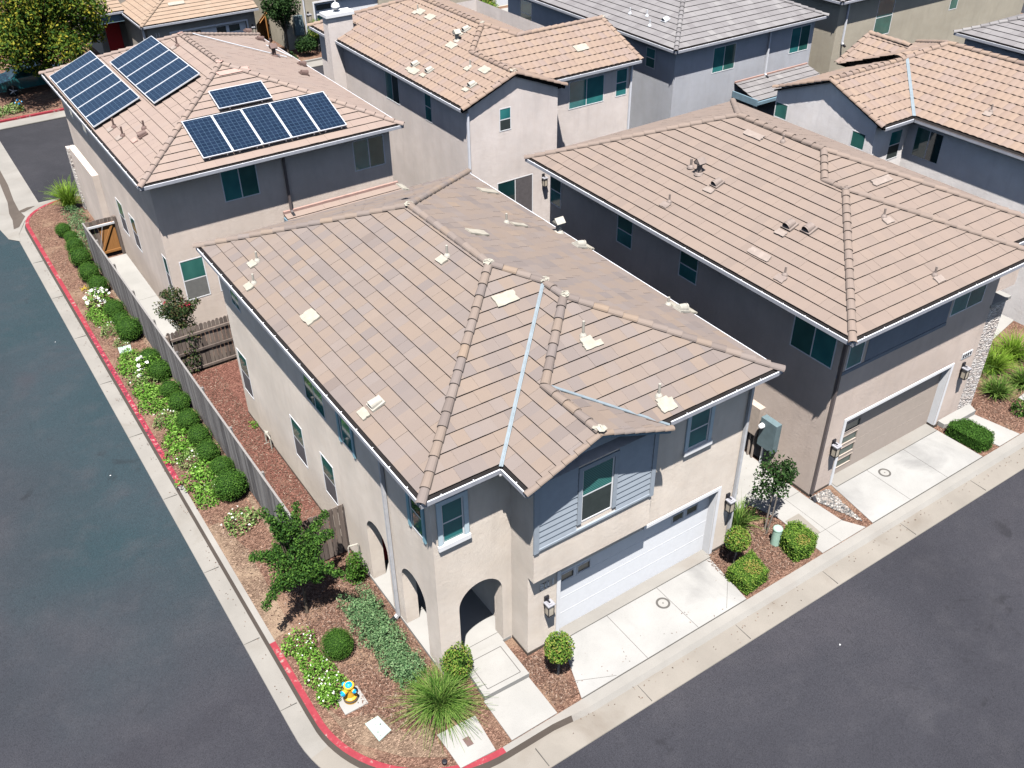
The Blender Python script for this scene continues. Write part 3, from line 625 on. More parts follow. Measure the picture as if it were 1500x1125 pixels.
    gutter(h, [(x0,yb,ZE), (x0,y0,ZE), (xn,y0,ZE), (xn,yk+.04,ZE)]); gutter(h, [(gr+.08,yr,ZE), (x1,yr,ZE), (x1,yb,ZE)])
    spout(h, 6.46, 15.06, 0, 5.85, -1, 0); spout(h, 15.02, 12.22, 0, 5.85, 0, -1, kick=False)
house_corner()

# ------------------------------------------------------------------ the house on the right (tan garage)
def house_right():
    h = thing('house', 'taupe house with tan garage door, slate upper band and stone pier at its right corner', 'house', loc=(18.41, 12.3, 0))
    w = MB(); LX = frame('X', 18.41); FY = frame('Y', 12.33)
    left = [(12.52,13.98,4.36,5.36), (20.72,21.5,4.34,5.36), (17.72,18.52,4.45,5.36), (24.55,25.2,4.3,5.4)]
    front = [(18.72,19.36,4.32,5.36), (23.1,24.62,4.42,5.34)]
    wall(w, LX, 12.33, 25.2, 0, 5.92, holes=left); wall(w, FY, 18.41, 25.25, 0, 5.92, holes=front+[(19.36,24.06,0,2.34)], reveal=.12)
    for x in (25.25,): w.face([(x,12.33,0),(x,15.5,0),(x,15.5,5.92),(x,12.33,5.92)])
    w.face([(25.25,15.5,0),(27.0,15.5,0),(27.0,15.5,5.92),(25.25,15.5,5.92)]); w.face([(27.0,12.9,3.9),(27.0,25.2,0),(27.0,25.2,5.92),(27.0,12.9,5.92)])
    w.box(25.25, 27.0, 12.7, 15.5, 4.05, 5.92); w.face([(18.41,25.2,0),(27,25.2,0),(27,25.2,5.92),(18.41,25.2,5.92)])
    w.build('wall', M['stucco_d'], h)
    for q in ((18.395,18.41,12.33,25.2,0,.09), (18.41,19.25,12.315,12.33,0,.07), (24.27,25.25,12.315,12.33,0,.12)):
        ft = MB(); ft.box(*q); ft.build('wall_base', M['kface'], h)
    b = MB(); pbox(b, FY, 19.5, 23.0, 4.32, 5.4, .003, .012); pbox(b, FY, 18.41, 23.0, 4.2, 4.31, .003, .03); bo = b.build('upper_band', M['band_d'], h)
    window(h, LX, *left[0], 'slider', ('glass','glass_green'))
    for a in left[1:]: window(h, LX, *a, 'hung', ('glass_green','glass'))
    window(h, FY, *front[0], 'fixed', ('glass',)); window(h, FY, *front[1], 'slider', ('glass','glass_green'))
    g = MB(); GD = frame('Y', 12.54); pan = [(19.66,20.36,a,a+.28) for a in (.28,.72,1.16,1.62)]
    wall(g, GD, 19.36, 24.06, 0, 2.34, holes=pan, reveal=.03)
    for z in (.60, 1.05, 1.5): pbox(g, GD, 20.45, 24.06, z, z+.01, -.01, .002)
    go = g.build('garage_door', M['door_tan'], h)
    for a, c, d, e in pan:
        f = MB(); pbox(f, GD, a-.025, c+.025, d-.025, d, .001, .012); pbox(f, GD, a-.025, c+.025, e, e+.025, .001, .012); pbox(f, GD, a-.025, a, d, e, .001, .012); pbox(f, GD, c, c+.025, d, e, .001, .012)
        pbox(f, GD, a, c, d, e, -.029, -.02, m=1); f.build('door_window', [M['door_tan'], M['frost_green']], go)
    t_ = MB(); pbox(t_, FY, 19.26, 19.36, 0, 2.44, .003, .03); pbox(t_, FY, 24.06, 24.16, 0.1, 2.44, .003, .03); pbox(t_, FY, 19.36, 24.06, 2.34, 2.44, .003, .03)
    t_.box(24.045,24.06,12.335,12.62,.1,2.33); t_.box(19.36,19.375,12.335,12.62,0,2.33); t_.build('garage_trim', M['white'], h)
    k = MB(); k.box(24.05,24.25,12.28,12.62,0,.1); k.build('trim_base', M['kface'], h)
    lamp(h, FY, 18.98, 1.35); lamp(h, FY, 24.72, 1.72)
    n_ = MB(); pbox(n_, FY, 24.5, 25.0, 2.42, 2.62, .003, .02); no = n_.build('number_plate', M['white'], h)
    q = MB(); u = 24.53
    for ch in '2024': seven(q, FY, u, 2.46, ch, .07, .12, .021, .028); u += .115
    q.build('plate_number', M['black'], no)
    s = MB(); s.box(25.26,26.1,12.36,12.98,0,4.0); so = s.build('stone_pier', M['stone'], h)
    c = MB(); c.box(25.2,26.2,12.3,13.05,4.0,4.1); c.build('pier_cap', M['conc'], so)
    # meters on the side wall
    m = MB(); m.box(18.19,18.41,14.38,14.86,.95,1.95); m.bar((18.3,14.5,.03),(18.3,14.5,.95),.05,.05); m.bar((18.3,14.66,.03),(18.3,14.66,.95),.05,.05); m.build('meter_cabinet', M['box_beige'], h)
    m = MB(); m.box(18.19,18.41,13.7,14.3,.75,1.75); mo = m.build('electric_panel', M['box_blue'], h)
    m = MB(); m.lathe((18.19,14.2,1.5), [(.085,0),(.085,.05),(.07,.13),(.03,.15)], 14, axis=(-1,0,0)); m.build('meter_dial', M['white'], mo)
    m = MB(); m.bar((18.33,14.16,.03),(18.33,14.16,.75),.06,.06); m.build('conduit', M['alu'], mo)
    x0, y0, yr, yb, W = 17.61, 12.3, 11.55, 25.6, 4.9; p = PITCH
    rf = Roof(seed=5)
    rf.plane((x0,yr,ZE), Y_, X_, [[(0,0),(3.95,0),(3.95,3.95)], [(3.95,0),(4.7,0),(4.7,3.95),(3.95,3.95)], [(4.7,0),(14.05,0),(9.15,4.9),(5.65,4.9),(4.7,3.95)]])
    rf.plane((x0,yr,ZE), X_, Y_, [[(0,0),(7.89,0),(3.95,3.95)]]); rf.plane((25.5,yr,ZE), Y_, MX, [[(0,0),(.75,0),(4.7,3.94),(3.95,3.94)]])
    rf.plane((x0,y0,ZE), X_, Y_, [[(7.89,0),(9.8,0),(4.9,4.9),(3.95,3.95)]]); rf.plane((27.41,y0,ZE), Y_, MX, [[(0,0),(13.3,0),(8.4,4.9),(4.9,4.9)]])
    rf.plane((x0,yb,ZE), X_, MY, [[(0,0),(9.8,0),(4.9,4.9)]])
    pk = (21.56,15.5,ZE+p*3.95); pk2 = (21.56,16.25,ZE+p*3.95); ra, rb = (22.51,17.2,ZE+p*W), (22.51,20.7,ZE+p*W)
    for a, b in (((x0,yr,ZE),pk),((25.5,yr,ZE),pk),(pk,pk2),(pk2,ra),((27.41,y0,ZE),ra),(ra,rb),((x0,yb,ZE),rb),((27.41,yb,ZE),rb)): rf.caps(a, b)
    ro = rf.finish(h, M['tile_d'], M['vent_d'], [(pk[0],pk[1],pk[2]+.04)])
    L, F, F2 = Slope((x0,y0,ZE), X_), Slope((x0,yr,ZE), Y_), Slope((x0,y0,ZE), Y_)
    L.chimney(ro, 19.97, 19.65, 'vent_d', .5); L.pipe(ro, 20.05, 20.1, .3, .04, 'vent_d', 'vent_d', False); L.hood(ro, 19.92, 18.8, 'vent_d', fl='mortar_d'); L.pipe(ro, 18.66, 19.46, .28, mat='vent_d', fl='vent_d')
    L.hood(ro, 19.72, 15.72, 'vent_d', .13, fl='mortar_d'); L.hood(ro, 19.88, 15.18, 'vent_d', .13, fl=None); L.pipe(ro, 18.34, 14.5, .28, mat='vent_d', fl='vent_d'); L.pipe(ro, 22.2, 18.5, .25, mat='vent_d', base=False)
    for x, y in ((18.52,15.6),(22.0,19.5)): L.patch(ro, x, y, .38, .12, 'mortar_d')
    F.pipe(ro, 21.84, 14.3, .28, mat='vent_d', fl='mortar_d'); F.pipe(ro, 21.6, 12.25, .28, mat='vent_d', fl='mortar_d'); F2.patch(ro, 23.3, 15.6, .4, .12, 'mortar_d')
    e = MB(); e.face([(x0+.1,yr+.1,5.86),(25.4,yr+.1,5.86),(25.4,y0+.1,5.86),(27.3,y0+.1,5.86),(27.3,yb-.1,5.86),(x0+.1,yb-.1,5.86)]); e.build('soffit', M['soffit'], ro)
    gutter(h, [(x0,yb,ZE), (x0,yr,ZE), (25.5,yr,ZE), (25.5,y0,ZE), (27.41,y0,ZE), (27.41,yb,ZE)])
    spout(h, 18.45, 12.27, 0, 5.85, -.3, -1, 'spout_dark', False)
M['mortar_d'] = plain('pinkish roof patch', (.255,.212,.19,1), .9, .1)
house_right()

# ------------------------------------------------------------------ the solar house, back left
def house_solar():
    h = thing('house', 'house with solar panels on its roof beside the long grey fence', 'house', loc=(6.36, 31.2, 0))
    w = MB(); LX = frame('X', 6.36); FY = frame('Y', 31.2); x1 = 15.3
    lw = [(36.95,37.85,1.55,2.95), (35.2,36.0,1.6,3.0), (31.35,31.85,1.65,3.05), (40.2,40.9,4.7,5.4), (42.4,43.0,4.7,5.4)]
    fw = [(8.75,10.05,4.6,5.74), (13.76,15.04,4.5,5.68), (6.72,7.58,1.3,2.88), (7.95,8.6,1.3,2.88)]
    wall(w, LX, 31.2, 44.3, 0, 6.0, holes=lw); wall(w, FY, 6.36, x1, 0, 6.0, holes=fw)
    w.face([(x1,31.2,0),(x1,44.3,0),(x1,44.3,6.0),(x1,31.2,6.0)]); w.face([(6.36,44.3,0),(x1,44.3,0),(x1,44.3,6.0),(6.36,44.3,6.0)])
    w.box(6.1,6.36,40.3,44.2,0,3.0)
    w.build('wall', M['stucco_b'], h)
    st = MB(); st.box(6.02,6.36,44.2,44.6,0,2.9); st.build('stone_face', M['stone'], h)
    for a in lw[:3]: window(h, LX, *a, 'hung', ('glass_green','screen'))
    for a in lw[3:]: window(h, LX, *a, 'fixed', ('glass',))
    for a in fw[:2]: window(h, FY, *a, 'slider', ('glass','glass_green'))
    window(h, FY, *fw[2], 'hung', ('glass_green','screen_blind')); window(h, FY, *fw[3], 'hung', ('glass_green','screen'))
    rw = frame('X', x1, 1); 
    ZE = 6.1; K = .99225; bx0, bx1, by0, by1 = 5.914, 15.598, 30.54, 44.65
    rf = Roof(seed=8); a, b = hip_rect(rf, bx0, bx1, by0, by1, ZE)
    ro = rf.finish(h, M['tile_b'], M['flash_b'], [(a[0],a[1],a[2]+.05),(b[0],b[1],b[2]+.05)])
    L, F, B = Slope((bx0,by0,ZE), X_), Slope((bx0,by0,ZE), Y_), Slope((bx1,by0,ZE), MX)
    for x, y in ((6.6,35.7),(6.62,34.65),(10.3,39.0)): L.pipe(ro, x, y, .36, .035, 'vent_b', 'mortar_d')
    L.hood(ro, 7.1, 33.75, 'vent_b', fl='flash_b'); L.pipe(ro, 7.3, 34.2, .3, .035, 'vent_b', base=False); F.patch(ro, 11.0, 34.8, .6, .12, 'flash_b')
    for x, y in ((15.1,44.6),(15.1,43.1),(15.2,38.7),(14.4,36.6)): B.hood(ro, x, y, 'vent_b', fl=None)
    B.chimney(ro, 14.35, 39.5, 'vent_b', .5); B.pipe(ro, 15.3, 42.4, .3, .03, 'vent_b', base=False)
    cd = MB(); pts = [B.at(11.3,40.3,.05), B.at(13.0,39.9,.05), B.at(14.9,39.6,.05)]; cd.tube(pts, .022, 6); cd.tube([B.at(14.8,41.6,.05), B.at(15.3,40.0,.05)], .022, 6); cd.build('conduit', M['alu'], ro)
    e = MB(); e.face([(bx0+.1,by0+.1,5.95),(bx1-.1,by0+.1,5.95),(bx1-.1,by1-.1,5.95),(bx0+.1,by1-.1,5.95)]); e.build('soffit', M['soffit'], ro)
    gutter(h, [(bx0,by1,ZE),(bx0,by0,ZE),(bx1,by0,ZE),(bx1,by1,ZE)])
    # small tiled skirt roof over the front wall
    r2 = Roof(seed=9, pitch=.3, eave=.02); r2.plane((10.75,30.45,3.42), X_, Y_, [[(0,0),(4.7,0),(4.7,.74),(0,.74)]])
    so = r2.finish(h, M['tile_b'], name='skirt_roof'); q = MB(); q.box(10.75,15.45,31.1,31.19,3.62,3.72); q.build('skirt_flashing', M['flash_b'], so)
    q = MB(); q.box(10.72,10.8,30.4,31.13,3.28,3.5); q.box(15.4,15.48,30.4,31.13,3.28,3.5); q.box(10.8,15.4,30.4,30.46,3.3,3.42); q.build('skirt_fascia', M['fascia'], so)
    spout(h, 11.05, 31.13, 3.55, 5.95, 0, -1, 'spout_dark'); 
    # solar panels
    def panel(S_, c, du, dv):
        """c: centre on the roof plane, du: half size along the eave, dv: half size up the slope"""
        p = S_.at(c[0], c[1], .13); f = MB(); k = .028
        for sg in (-1, 1):
            f.obox(p+S_.U*sg*(du-k/2), S_.U, S_.D, S_.N, k/2, dv, .022); f.obox(p+S_.D*sg*(dv-k/2), S_.U, S_.D, S_.N, du-k, k/2, .022)
        for sg in (-.6, .6):
            f.obox(p+S_.U*sg*du-S_.N*.06, S_.U, S_.D, S_.N, .02, dv, .03)
        o = f.build('solar_panel', M['alu'], h); ce = MB(); ce.obox(p+S_.N*.004, S_.U, S_.D, S_.N, du-k-.001, dv-k-.001, .012)
        oc = ce.build('cells', M['cells'], o); me = oc.data; uvl = me.uv_layers.new(name='UVMap')
        for lp in me.loops:
            v = Vector(me.vertices[lp.vertex_index].co) + h.location - p; uvl.data[lp.index].uv = (v.dot(S_.U)+du-k+.0, v.dot(S_.D)+dv-k)
    for i in range(6): panel(L, (7.05*K, (37.22+i*1.17)*K), .575*K, K)
    for i in range(5): panel(L, (9.09*K, (36.05+i*1.17)*K), .575*K, K)
    for i in range(5): panel(F, ((8.83+i*1.07)*K, 32.13*K), .525*K, .98*K)
    panel(F, (10.75*K, 33.72*K), K, .5*K)
M['screen_blind'] = plain('screened blinds', (.16,.16,.155,1), .6, .2)
house_solar()

# ------------------------------------------------------------------ the gabled house, middle back
def house_gabled():
    h = thing('house', 'pale pink grey house with gabled end wall and terracotta roof, centre back', 'house', loc=(18.6, 31.1, 0))
    w = MB(); LX = frame('X', 18.6); GY = frame('Y', 30.93); WY = frame('Y', 31.9); top = 5.95
    lw = [(36.6,37.85,4.45,5.72), (33.8,34.36,4.5,5.74)]; gw = [(20.04,20.6,4.72,5.66)]; ww = [(24.2,26.1,4.46,5.66), (26.75,27.38,4.5,5.7)]
    wall(w, LX, 30.93, 44.6, 0, top, holes=lw); wall(w, GY, 18.6, 22.9, 0, top, holes=gw+[(19.88,21.67,.1,2.56)]); wall(w, WY, 22.9, 27.6, 0, top, holes=ww)
    w.face([(18.6,30.93,top),(22.9,30.93,top),(22.9,30.93,6.12),(20.75,30.93,6.95),(18.6,30.93,6.12)])
    w.face([(22.9,30.93,0),(22.9,31.9,0),(22.9,31.9,6.1),(22.9,30.93,6.1)]); w.face([(27.6,31.9,0),(27.6,37,0),(27.6,37,6),(27.6,34.45,7.0),(27.6,31.9,6)]); w.face([(18.6,44.6,0),(27.6,44.6,0),(27.6,44.6,top),(18.6,44.6,top)])
    w.face([(27.6,37,0),(27.6,44.6,0),(27.6,44.6,top),(27.6,37,top)])
    w.build('wall', M['stucco_c'], h)
    window(h, LX, *lw[0], 'slider', ('glass_dark','glass')); window(h, LX, *lw[1], 'hung', ('glass','glass')); window(h, GY, *gw[0], 'hung', ('glass','screen_dark'))
    window(h, WY, *ww[0], 'slider', ('glass','glass')); window(h, WY, *ww[1], 'hung', ('glass','glass'))
    window(h, GY, 19.88, 21.67, .1, 2.56, 'slider', ('glass_dark','screen'), name='sliding_door'); lamp(h, GY, 22.2, 1.9)
    c = MB(); c.box(18.0,19.25,42.0,42.55,0,7.05); co = c.build('chimney', M['stucco_c'], h)
    q = MB(); q.box(17.92,19.33,41.92,42.63,7.05,7.2); q.build('chimney_cap', M['white'], co); q = MB(); q.lathe((18.6,42.28,7.2), [(.1,0),(.1,.06),(.17,.12),(.2,.22),(.16,.34),(.06,.4),(.03,.42),(.03,.7)], 14); q.build('chimney_pot', M['white'], co)
    rf = Roof(course=.39, width=.29, barrel=True, seed=12, lift=.026); xl, yg, ym = 18.27, 30.8, 31.55; p = PITCH
    rf.plane((xl,yg,ZE), Y_, X_, [[(0,0),(14.2,0),(11.72,2.48),(0,2.48)], [(3.23,2.48),(11.72,2.48),(10.25,3.95),(4.7,3.95)]])
    rf.plane((23.23,yg,ZE), Y_, MX, [[(0,0),(.75,0),(3.23,2.48),(0,2.48)]])
    rf.plane((xl,ym,ZE), X_, Y_, [[(4.96,0),(9.63,0),(9.63,2.9),(2.9,2.9),(2.48,2.48)], [(2.9,2.9),(5.0,2.9),(3.95,3.95)]])
    rf.plane((xl,37.35,ZE), X_, MY, [[(7.9,0),(9.63,0),(9.63,2.9),(5.0,2.9)]]); rf.plane((26.17,ym,ZE), Y_, MX, [[(5.8,0),(13.45,0),(9.5,3.95),(3.95,3.95),(2.9,2.9)]]); rf.plane((xl,45,ZE), X_, MY, [[(0,0),(7.9,0),(3.95,3.95)]])
    za, zm, zw = ZE+p*2.48, ZE+p*3.95, ZE+p*2.9; A0, A1 = (20.75,30.82,za), (20.75,34.03,za); m0, m1 = (22.22,35.5,zm), (22.22,41.05,zm); w0, w1 = (23.27,34.45,zw), (27.88,34.45,zw)
    for a, b in ((A0,A1),(A1,m0),(m0,m1),(w0,m0),(w1,w0),((xl,45,ZE),m1)): rf.caps(a, b, .13, .36)
    for a, b in (((xl,30.82,ZE+.02),A0),((23.23,30.82,ZE+.02),A0),((27.88,ym,ZE),w1)): rf.caps(a, b, .12, .36, .03)
    ro = rf.finish(h, M['tile_c'], mortar_pts=[(m0[0],m0[1],m0[2]+.06), (A0[0],A0[1]+.1,A0[2]+.06), (w1[0],w1[1],w1[2]+.06)])
    L, F = Slope((xl,yg,ZE), X_), Slope((xl,ym,ZE), Y_)
    for x, y in ((19.05,35.8),(19.1,34.7),(21.6,35.8),(19.4,31.85)): L.hood(ro, x, y)
    L.chimney(ro, 20.95, 35.5); L.pipe(ro, 20.1, 33.1, .3); L.pipe(ro, 21.5, 39.8, .3)
    for x, y in ((20.25,32.25),(21.45,38.6),(21.5,39.6),(18.75,35.4),(20.6,35.4)): L.patch(ro, x, y, .3, .18)
    F.patch(ro, 25.6, 32.95, .34, .2)
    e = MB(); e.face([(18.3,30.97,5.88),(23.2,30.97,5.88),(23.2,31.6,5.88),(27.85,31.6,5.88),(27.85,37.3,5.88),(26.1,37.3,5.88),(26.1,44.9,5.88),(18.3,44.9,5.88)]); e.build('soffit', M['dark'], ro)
    f = MB(); f.bar((18.3,30.86,5.93),(20.75,30.86,6.9),.04,.12); f.bar((23.2,30.86,5.93),(20.75,30.86,6.9),.04,.12); f.build('rake_board', M['dark'], ro)
    gutter(h, [(xl-.02,45,ZE),(xl-.02,30.9,ZE)]); gutter(h, [(23.3,ym-.02,ZE),(27.85,ym-.02,ZE)]); spout(h, 18.56, 30.88, 0, 5.8, 0, -1, 'gutter', False); spout(h, 27.55, 31.84, 0, 5.8, 0, -1, 'gutter', False)
house_gabled()

# ------------------------------------------------------------------ the terracotta house, right back
def house_terracotta():
    h = thing('house', 'white grey house under terracotta barrel tiles with its gable facing left, back right', 'house', loc=(30.2, 20.7, 0))
    w = MB(); LX = frame('X', 29.93); NY = frame('Y', 20.75); BX = frame('X', 31.9); top = 5.95
    gw = [(24.95,25.62,4.85,5.5), (21.1,21.75,4.85,5.5)]; bw = [(19.2,20.38,4.48,5.64)]; nw = [(30.9,31.6,4.35,5.5)]
    wall(w, LX, 20.75, 25.45, 0, top, holes=gw); wall(w, NY, 29.93, 31.9, 0, top, holes=nw); wall(w, BX, 12.4, 20.75, 0, top, holes=bw)
    w.face([(29.93,20.75,top),(29.93,25.45,top),(29.93,25.45,6.1),(29.93,23.05,7.02),(29.93,20.75,6.1)]); w.face([(31.9,12.4,0),(39.2,12.4,0),(39.2,12.4,top),(31.9,12.4,top)]); w.face([(39.2,12.4,0),(39.2,27,0),(39.2,27,top),(39.2,12.4,top)]); w.face([(30.2,25.45,0),(39.2,25.45,0),(39.2,25.45,top),(30.2,25.45,top)])
    w.build('wall', M['stucco_e'], h)
    for a in gw: window(h, LX, *a, 'fixed', ('glass_green',))
    window(h, BX, *bw[0], 'slider', ('glass_dark','glass_green')); window(h, NY, *nw[0], 'hung', ('glass','screen_dark'))
    rf = Roof(course=.39, width=.29, barrel=True, seed=15, lift=.026); p = PITCH; xb = 31.52; y0 = 12.0
    rf.plane((xb,y0,ZE), Y_, X_, [[(0,0),(8.35,0),(11.02,2.67),(2.67,2.67)], [(2.67,2.67),(11.63,2.67),(10.27,4.03),(4.03,4.03)]])
    rf.plane((29.8,20.35,ZE), X_, Y_, [[(0,0),(1.72,0),(4.39,2.67),(0,2.67)]]); rf.plane((29.8,25.75,ZE), X_, MY, [[(0,0),(5.2,0),(4.6,2.67),(0,2.67)]])
    rf.plane((xb+8.06,y0,ZE), Y_, MX, [[(0,0),(14.3,0),(10.27,4.03),(4.03,4.03)]]); rf.plane((xb,y0,ZE), X_, Y_, [[(0,0),(8.06,0),(4.03,4.03)]]); rf.plane((xb,26.3,ZE), X_, MY, [[(2.6,0),(8.06,0),(4.03,4.03),(2.6,2.6)]])
    rf.plane((34.4,24.0,5.95), Y_, X_, [[(0,0),(2.5,0),(2.5,1.9),(0,1.9)]], pitch=.5)
    zr, zg = ZE+p*4.03, ZE+p*2.67; g0, g1 = (29.82,23.05,zg), (34.19,23.05,zg); m0, m1 = (35.55,16.03,zr), (35.55,22.27,zr)
    for a, b in ((g0,g1),(g1,m1),(m0,m1),((xb,y0,ZE),m0),((39.58,26.3,ZE),m1),((36.3,26.5,6.9),(36.2,24.4,6.9))): rf.caps(a, b, .13, .36)
    for a, b in (((29.82,20.37,ZE+.02),g0),((29.82,25.73,ZE+.02),g0),((34.4,26.5,5.95),(36.3,26.5,6.9))): rf.caps(a, b, .12, .36, .03)
    ro = rf.finish(h, M['tile_c'])
    v = MB(); a, b = Vector((31.55,20.4,ZE+.08)), Vector((34.15,23.0,zg+.06)); d = (b-a).normalized(); sd = d.cross(Vector((0,0,1))).normalized(); v.obox((a+b)/2, d, sd, sd.cross(d), (b-a).length/2, .06, .012); v.build('valley_flashing', M['flash_steel'], ro)
    L = Slope((xb,y0,ZE), X_); L.pipe(ro, 32.9, 18.3, .3, mat='vent_d', fl='mortar_d'); L.patch(ro, 33.2, 16.7, .35, .2, 'mortar_d')
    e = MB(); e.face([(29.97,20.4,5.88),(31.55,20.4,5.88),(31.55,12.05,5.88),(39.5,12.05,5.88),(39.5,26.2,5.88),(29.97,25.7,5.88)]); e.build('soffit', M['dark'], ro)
    f = MB(); f.bar((29.86,20.4,5.93),(29.86,23.05,6.98),.12,.04); f.bar((29.86,25.7,5.93),(29.86,23.05,6.98),.12,.04); f.build('rake_board', M['dark'], ro)
    gutter(h, [(xb-.03,20.3,ZE-.02),(xb-.03,12,ZE-.02)], 'spout_dark'); gutter(h, [(29.9,20.33,ZE-.02),(31.5,20.33,ZE-.02)], 'gutter')
house_terracotta()

def house_hip(label, x0, x1, y0, y1, stuc, tile, seed, fw=(), lw=(), ov=.4, skirt=None, loc=None, sp=()):
    h = thing('house', label, 'house', loc=loc or (x0+ov, y0+ov, 0)); w = MB(); LX, FY = frame('X', x0+ov), frame('Y', y0+ov); a, b, c, d = x0+ov, x1-ov, y0+ov, y1-ov
    wall(w, LX, c, d, 0, 5.92, holes=[q[:4] for q in lw]); wall(w, FY, a, b, 0, 5.92, holes=[q[:4] for q in fw])
    w.face([(b,c,0),(b,d,0),(b,d,5.92),(b,c,5.92)]); w.face([(a,d,0),(b,d,0),(b,d,5.92),(a,d,5.92)]); w.build('wall', M[stuc], h)
    for P, ls in ((LX, lw), (FY, fw)):
        for q in ls: window(h, P, *q[:4], q[4], ('glass','glass_green') if q[4] != 'fixed' else ('glass',))
    rf = Roof(seed=seed); p, q = hip_rect(rf, x0, x1, y0, y1, ZE); ro = rf.finish(h, M[tile])
    e = MB(); e.face([(x0+.1,y0+.1,5.86),(x1-.1,y0+.1,5.86),(x1-.1,y1-.1,5.86),(x0+.1,y1-.1,5.86)]); e.build('soffit', M['soffit'], ro)
    gutter(h, [(x0,y1,ZE),(x0,y0,ZE),(x1,y0,ZE),(x1,y1,ZE)])
    if skirt:
        u0, u1 = skirt; r2 = Roof(seed=seed+1, pitch=.3, eave=.02); r2.plane((u0,c-1.6,3.2), X_, Y_, [[(0,0),(u1-u0,0),(u1-u0,1.55),(0,1.55)]]); so = r2.finish(h, M[tile], name='porch_roof')
        m = MB(); m.box(u0,u1,c-.09,c-.02,3.66,3.75); m.build('porch_flashing', M['flash_b'], so); m = MB(); m.box(u0-.06,u0,c-1.65,c-.02,3.0,3.3); m.box(u0,u1,c-1.68,c-1.6,3.05,3.2); m.build('porch_fascia', M['fascia'], so)
        m = MB(); m.box(u0,u0+.15,c-1.55,c-1.4,0,3.05); m.box(u1-.15,u1,c-1.55,c-1.4,0,3.05); m.build('porch_post', M['stucco_g'], so)
    for x in sp: spout(h, x, c-.06, 3.6, 5.85, 0, -1, 'gutter')
    return h, ro
hf, rof = house_hip('blue grey house under a grey hip roof between the pink gabled and terracotta houses', 29.85, 39.75, 31.6, 46.0, 'stucco_f', 'tile_f', 21,
    fw=[(32.6,34.05,4.4,5.6,'slider'), (37.75,39.1,4.4,5.65,'slider')], lw=[(33.35,34.0,4.7,5.6,'hung'), (43.3,44.4,4.3,5.65,'hung')], skirt=(34.2,39.2), sp=(36.2,))
Sf = Slope((29.85,31.6,ZE), X_)
for x, y in ((31.0,36.2),(31.2,35.2),(30.7,34.4)): Sf.pipe(rof, x, y, .3, mat='alu', base=False)
Sf.hood(rof, 31.3, 34.0, 'alu', fl=None); Sf.patch(rof, 31.6, 36.8, .4, .16, 'patch_grey') if 'patch_grey' in M else None
house_hip('house with a grey hip roof at the far right edge of the view', 42.2, 52.0, 12.0, 26.3, 'stucco_f', 'tile_f', 24, lw=[(20,21,4.4,5.4,'hung')])
house_hip('olive grey house with a tall sash window just right of the blue grey house', 42.2, 52.5, 32.8, 46.0, 'stucco_j', 'tile_f', 26, fw=[(45.7,47.1,3.6,5.6,'hung')], sp=(43.2,))
house_hip('pale olive house in the top right corner, beyond the olive grey one', 55.0, 66.0, 36.0, 50.0, 'stucco_j', 'tile_d', 27, fw=[(57.2,58.0,2.6,4.4,'hung')], lw=[(38,39,4.2,5.4,'hung')])

# ------------------------------------------------------------------ across the far lane
def house_far_garage():
    h = thing('house', 'brown house with low sandy tiled roof over its garage, behind the solar house', 'house', loc=(14.6, 61.5, 0))
    w = MB(); FY = frame('Y', 61.4); wall(w, FY, 14.6, 21.4, 0, 2.92, holes=[(16.0,20.8,0,2.3)], reveal=.2); w.face([(14.6,61.4,0),(14.6,70,0),(14.6,70,2.92),(14.6,61.4,2.92)]); w.face([(21.4,61.4,0),(21.4,72,0),(21.4,72,2.92),(21.4,61.4,2.92)])
    w.box(12.9, 21.4, 66.6, 76, 0, 6.0); w.build('wall', M['stucco_g'], h)
    g = MB(); GD = frame('Y', 61.6); lit = [(16.3,17.0),(17.2,17.9),(18.9,19.5),(19.7,20.4)]; wall(g, GD, 16.0, 20.8, 0, 2.3, holes=[(a,b,1.75,2.15) for a, b in lit], reveal=.03); go = g.build('garage_door', M['door_white'], h)
    for a, b in lit: f = MB(); pbox(f, GD, a, b, 1.75, 2.15, -.029, -.02); f.build('door_window', M['glass_dark'], go)
    t_ = MB(); pbox(t_, FY, 15.9, 16.0, 0, 2.4, .003, .04); pbox(t_, FY, 20.8, 20.9, 0, 2.4, .003, .04); pbox(t_, FY, 16.0, 20.8, 2.3, 2.4, .003, .04); t_.build('garage_trim', M['white'], h)
    d = MB(); d.box(13.3,14.2,66.5,66.58,0,2.3); d.build('front_door', M['door_red'], h); lamp(h, FY, 21.15, 1.5)
    n_ = MB(); u = 15.0
    for ch in '11': seven(n_, FY, u, 2.2, ch, .12, .26); u += .17
    n_.build('house_number', M['num'], h)
    c = MB(); c.box(14.35,14.47,61.5,61.62,0,2.9); c.build('porch_post', M['white'], h)
    rf = Roof(seed=31); z = 3.0; rf.plane((14.2,61.0,z), X_, Y_, [[(0,0),(7.4,0),(7.4,5.5),(5.5,5.5)]]) ; rf.plane((14.2,61.0,z), Y_, X_, [[(0,0),(5.6,0),(5.6,5.5),(5.5,5.5)]])
    rf.caps((14.2,61.0,z),(19.7,66.5,z+PITCH*5.5)); rf.plane((11.5,65.0,3.1), X_, Y_, [[(0,0),(2.9,0),(2.9,4),(0,4)]]); ro = rf.finish(h, M['tile_g'])
    Slope((14.2,61,z), Y_).patch(ro, 17.0, 62.6, .5, .15, 'patch'); gutter(h, [(14.2,66.5,z),(14.2,61.0,z),(21.6,61.0,z)]); gutter(h, [(11.5,69,3.1),(11.5,65.0,3.1),(14.3,65.0,3.1)])
    q = MB(); q.box(11.7,14.3,65.15,65.4,2.5,3.05); q.build('porch_beam', M['fascia'], h)
house_far_garage()
